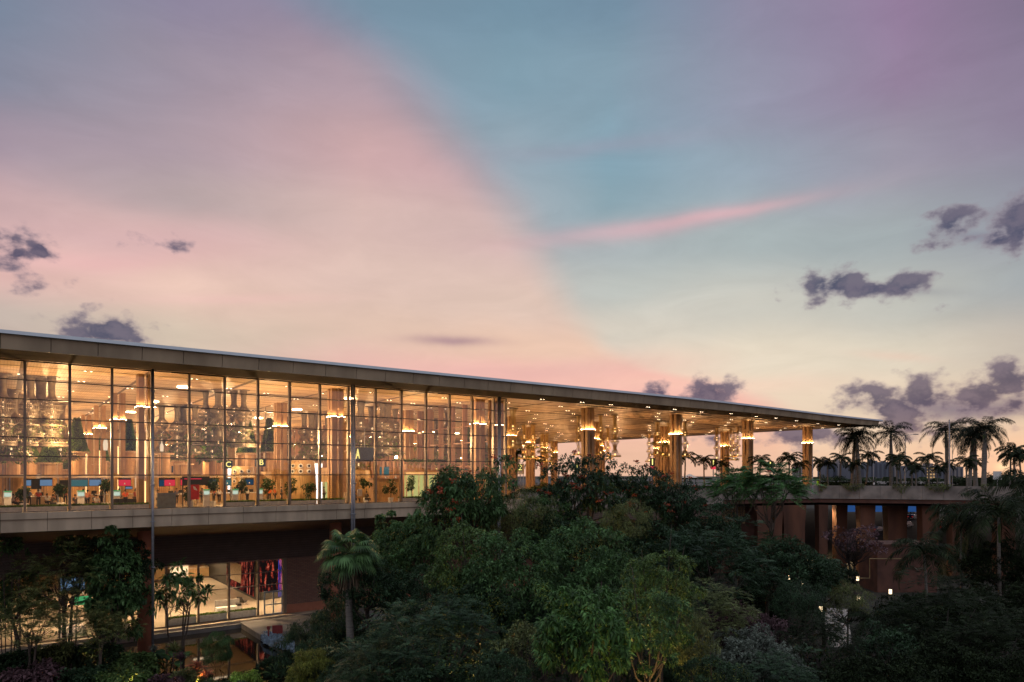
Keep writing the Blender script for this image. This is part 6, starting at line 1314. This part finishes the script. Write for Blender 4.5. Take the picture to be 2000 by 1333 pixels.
# trailing plants on the parapets, planting on the deck
def trail(pts, z, seed, name, lb, hang=1.0, per=130, leafm='g_olive', gaps=True, loc=None):
    rg = np.random.default_rng(seed); P = []; Dv = []
    for a, c in zip(pts[:-1], pts[1:]):
        L = (c-a).length; n = int(per*L); tt = rg.uniform(0, 1, n); ph = np.sin(tt*L*.9+seed)+np.sin(tt*L*.37+2)*.8; keep = (ph > -.35) if gaps else np.ones(n, bool); tt = tt[keep]; n = len(tt)
        dn = np.array([(c-a).y, -(c-a).x])/L; hz_ = rg.uniform(0, 1, n)**1.6*hang*np.clip(.5+.5*ph[keep], .2, 1); x = a.x+(c.x-a.x)*tt+dn[0]*(rg.uniform(-.3, .35, n)); y = a.y+(c.y-a.y)*tt+dn[1]*rg.uniform(-.3, .35, n)
        out = hz_ > .12; x = np.where(out, a.x+(c.x-a.x)*tt+dn[0]*(.12+.25*rg.uniform(size=n)), x); y = np.where(out, a.y+(c.y-a.y)*tt+dn[1]*(.12+.25*rg.uniform(size=n)), y)
        P.append(np.stack([x, y, z+.25-hz_], 1)); d = np.stack([dn[0]*np.ones(n), dn[1]*np.ones(n), -1.2*hz_+.5], 1)+rdir(rg, n)*.7; Dv.append(d)
    P = np.concatenate(P); Dv = np.concatenate(Dv); c0 = np.array([P[:, 0].mean(), P[:, 1].mean(), z]); V, Q = leaves(P-c0, Dv, rdir(rg, len(P)), .38, .28, rg, .4); o = npmesh(name, V, Q, leafm); o.location = c0; tag(o, lb, 'hanging plants', kind='stuff')
trail([p+Vector((0, .1)) for p in ve[:5]], 14.05, 3, 'trailing_plants', 'green plants trailing over the viaduct parapet', 1.3, 110)
trail([p+Vector((0, .7)) for p in fe], 13.75, 5, 'planter_shrubs', 'low clipped shrubs in the long planter at the deck edge', .3, 160, 'g_dark', False)
def hedge(x0, x1, ytop, Z, lb, leafm, seed, dens=1.):
    rg = np.random.default_rng(seed); p0, p1 = Vector(at(x0, Z)), Vector(at(x1, Z)); L = (p1-p0).length; H = hz(ytop, Z)-FLR; n = int(260*L*dens); t = rg.uniform(0, 1, n); hh = H*(.8+.25*np.sin(t*L*1.7+seed)+.12*np.sin(t*L*4.3)); z = rg.uniform(.0, 1, n)**.7*hh
    c = (p0+p1)/2; d = (p1-p0); P = np.stack([p0.x+d.x*t-c.x+rg.uniform(-.9, .9, n)*CU, p0.y+d.y*t-c.y+rg.uniform(-.9, .9, n)*SU, z], 1); V, Q = leaves(P, rdir(rg, n, -.2), rdir(rg, n), .42, .4, rg)
    o = empty('hedge', (c.x, c.y, FLR), lb, 'hedge'); npmesh('foliage', V, Q, leafm, o)
    MB().obox(c.x, c.y, L*.98, 1.0, FLR, FLR+H*.6, math.atan2(-CU, SU)).build('stem', 'g_vdark', o)
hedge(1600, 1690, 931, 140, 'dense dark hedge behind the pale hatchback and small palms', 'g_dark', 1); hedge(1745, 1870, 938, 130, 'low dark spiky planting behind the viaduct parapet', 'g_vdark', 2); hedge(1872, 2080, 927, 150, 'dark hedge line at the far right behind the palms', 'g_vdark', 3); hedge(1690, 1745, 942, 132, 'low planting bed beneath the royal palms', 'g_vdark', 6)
hedge(1180, 1235, 938, 100, 'lit bed of bright shrubs under the canopy between the flowering trees', 'g_yel', 4); hedge(1040, 1075, 946, 110, 'low bed of plants at the foot of the orange columns', 'g_olive', 5)

# garden lanterns and uplights
def lantern(x, y, Z, lb, col='bollard'):
    u, v = at(x, Z); z = max(.55, hz(y, Z)); t = empty('garden_lantern', (u, v, 0), lb, 'lantern', 'small lit garden lanterns')
    MB().obox(u, v, .16, .16, 0, z-.32).obox(u, v, .36, .36, z+.32, z+.38).obox(u, v, .36, .36, z-.36, z-.31).build('post', 'black', t)
    b = MB(); [b.obox(u+i*.16, v+j*.16, .03, .03, z-.32, z+.33) for i in (-1, 1) for j in (-1, 1)]; b.build('bar', 'black', t); MB().obox(u, v, .26, .26, z-.3, z+.3).build('glass_shade', col, t)
for x, y, Z, lb in ((1739, 1158, 91, 'lantern at the foot of the brick block'), (1603, 1190, 79, 'lantern at the head of the pale garden path'), (1681, 1119, 104, 'lantern behind the bare tree trunk, upper of a pair'), (1675, 1130, 101, 'lantern behind the bare tree trunk, lower of a pair'), (1677, 1174, 86, 'lantern at the edge of the small olive tree'), (1566, 1140, 97, 'lantern above the round headed thin stemmed tree'), (1541, 1128, 100, 'faint far lantern at the left of the lantern row')): lantern(x, y, Z, lb)
def uplight(x, Z, h, e, lb, col=(1, .60, .18), sz=R(110)):
    u, v = at(x, Z); t = empty('garden_uplight', (u, v, 0), lb, 'lamp', 'warm garden uplights'); MB().lathe([(.09, 0), (.09, h), (.13, h+.02), (.14, h+.22), (.11, h+.22), (.10, h+.1)], 12, u, v, 0).build('housing', 'black', t)
    MB().lathe([(.0, h+.13), (.1, h+.14)], 12, u, v, 0).build('lens', 'lampw', t)
    l = lamp('uplight_beam', 'SPOT', (u, v, h+.3), e, col, spot_size=sz, spot_blend=.5, shadow_soft_size=.08); l.rotation_euler = (math.pi, 0, 0)
for x, Z, h, e, lb in ((1285, 30.5, .3, 3200, 'garden uplight glowing through leaves at the bottom right of centre'), (1235, 36, .3, 2600, 'garden uplight behind the leafy foreground tree'), (915, 40, .3, 3600, 'garden uplight glowing through gaps below the bright rounded tree'), (300, 56, .25, 900, 'garden uplight by the silvery spiky plant'), (388, 51, .2, 700, 'garden uplight under the copper spiky plants'), (185, 55.5, .25, 1100, 'garden uplight below the left garden trees'), (1165, 57, .3, 2600, 'garden uplight among stems below the tallest flowering tree'), (760, 33, .3, 1200, 'garden uplight near the fan palm foot'), (470, 49, .2, 350, 'garden uplight under the lime broad leaves'), (250, 50.5, .2, 500, 'garden uplight near the bottom edge at left')): uplight(x, Z, h, e, lb, sz=R(75))
for x, Z, e in ((1605, 117, 2600), (1665, 122, 4500), (1630, 126, 2400), (1780, 122, 700)):
    u, v = at(x, Z); MB().obox(u, v, 1.2, .3, 10.72, 10.82).build('lamp_housing', 'lampw', VD); l = lamp('underdeck_lamp', 'SPOT', (u, v, 10.6), e, (1, .7, .35), spot_size=R(150), spot_blend=.5, shadow_soft_size=.3)
finish()
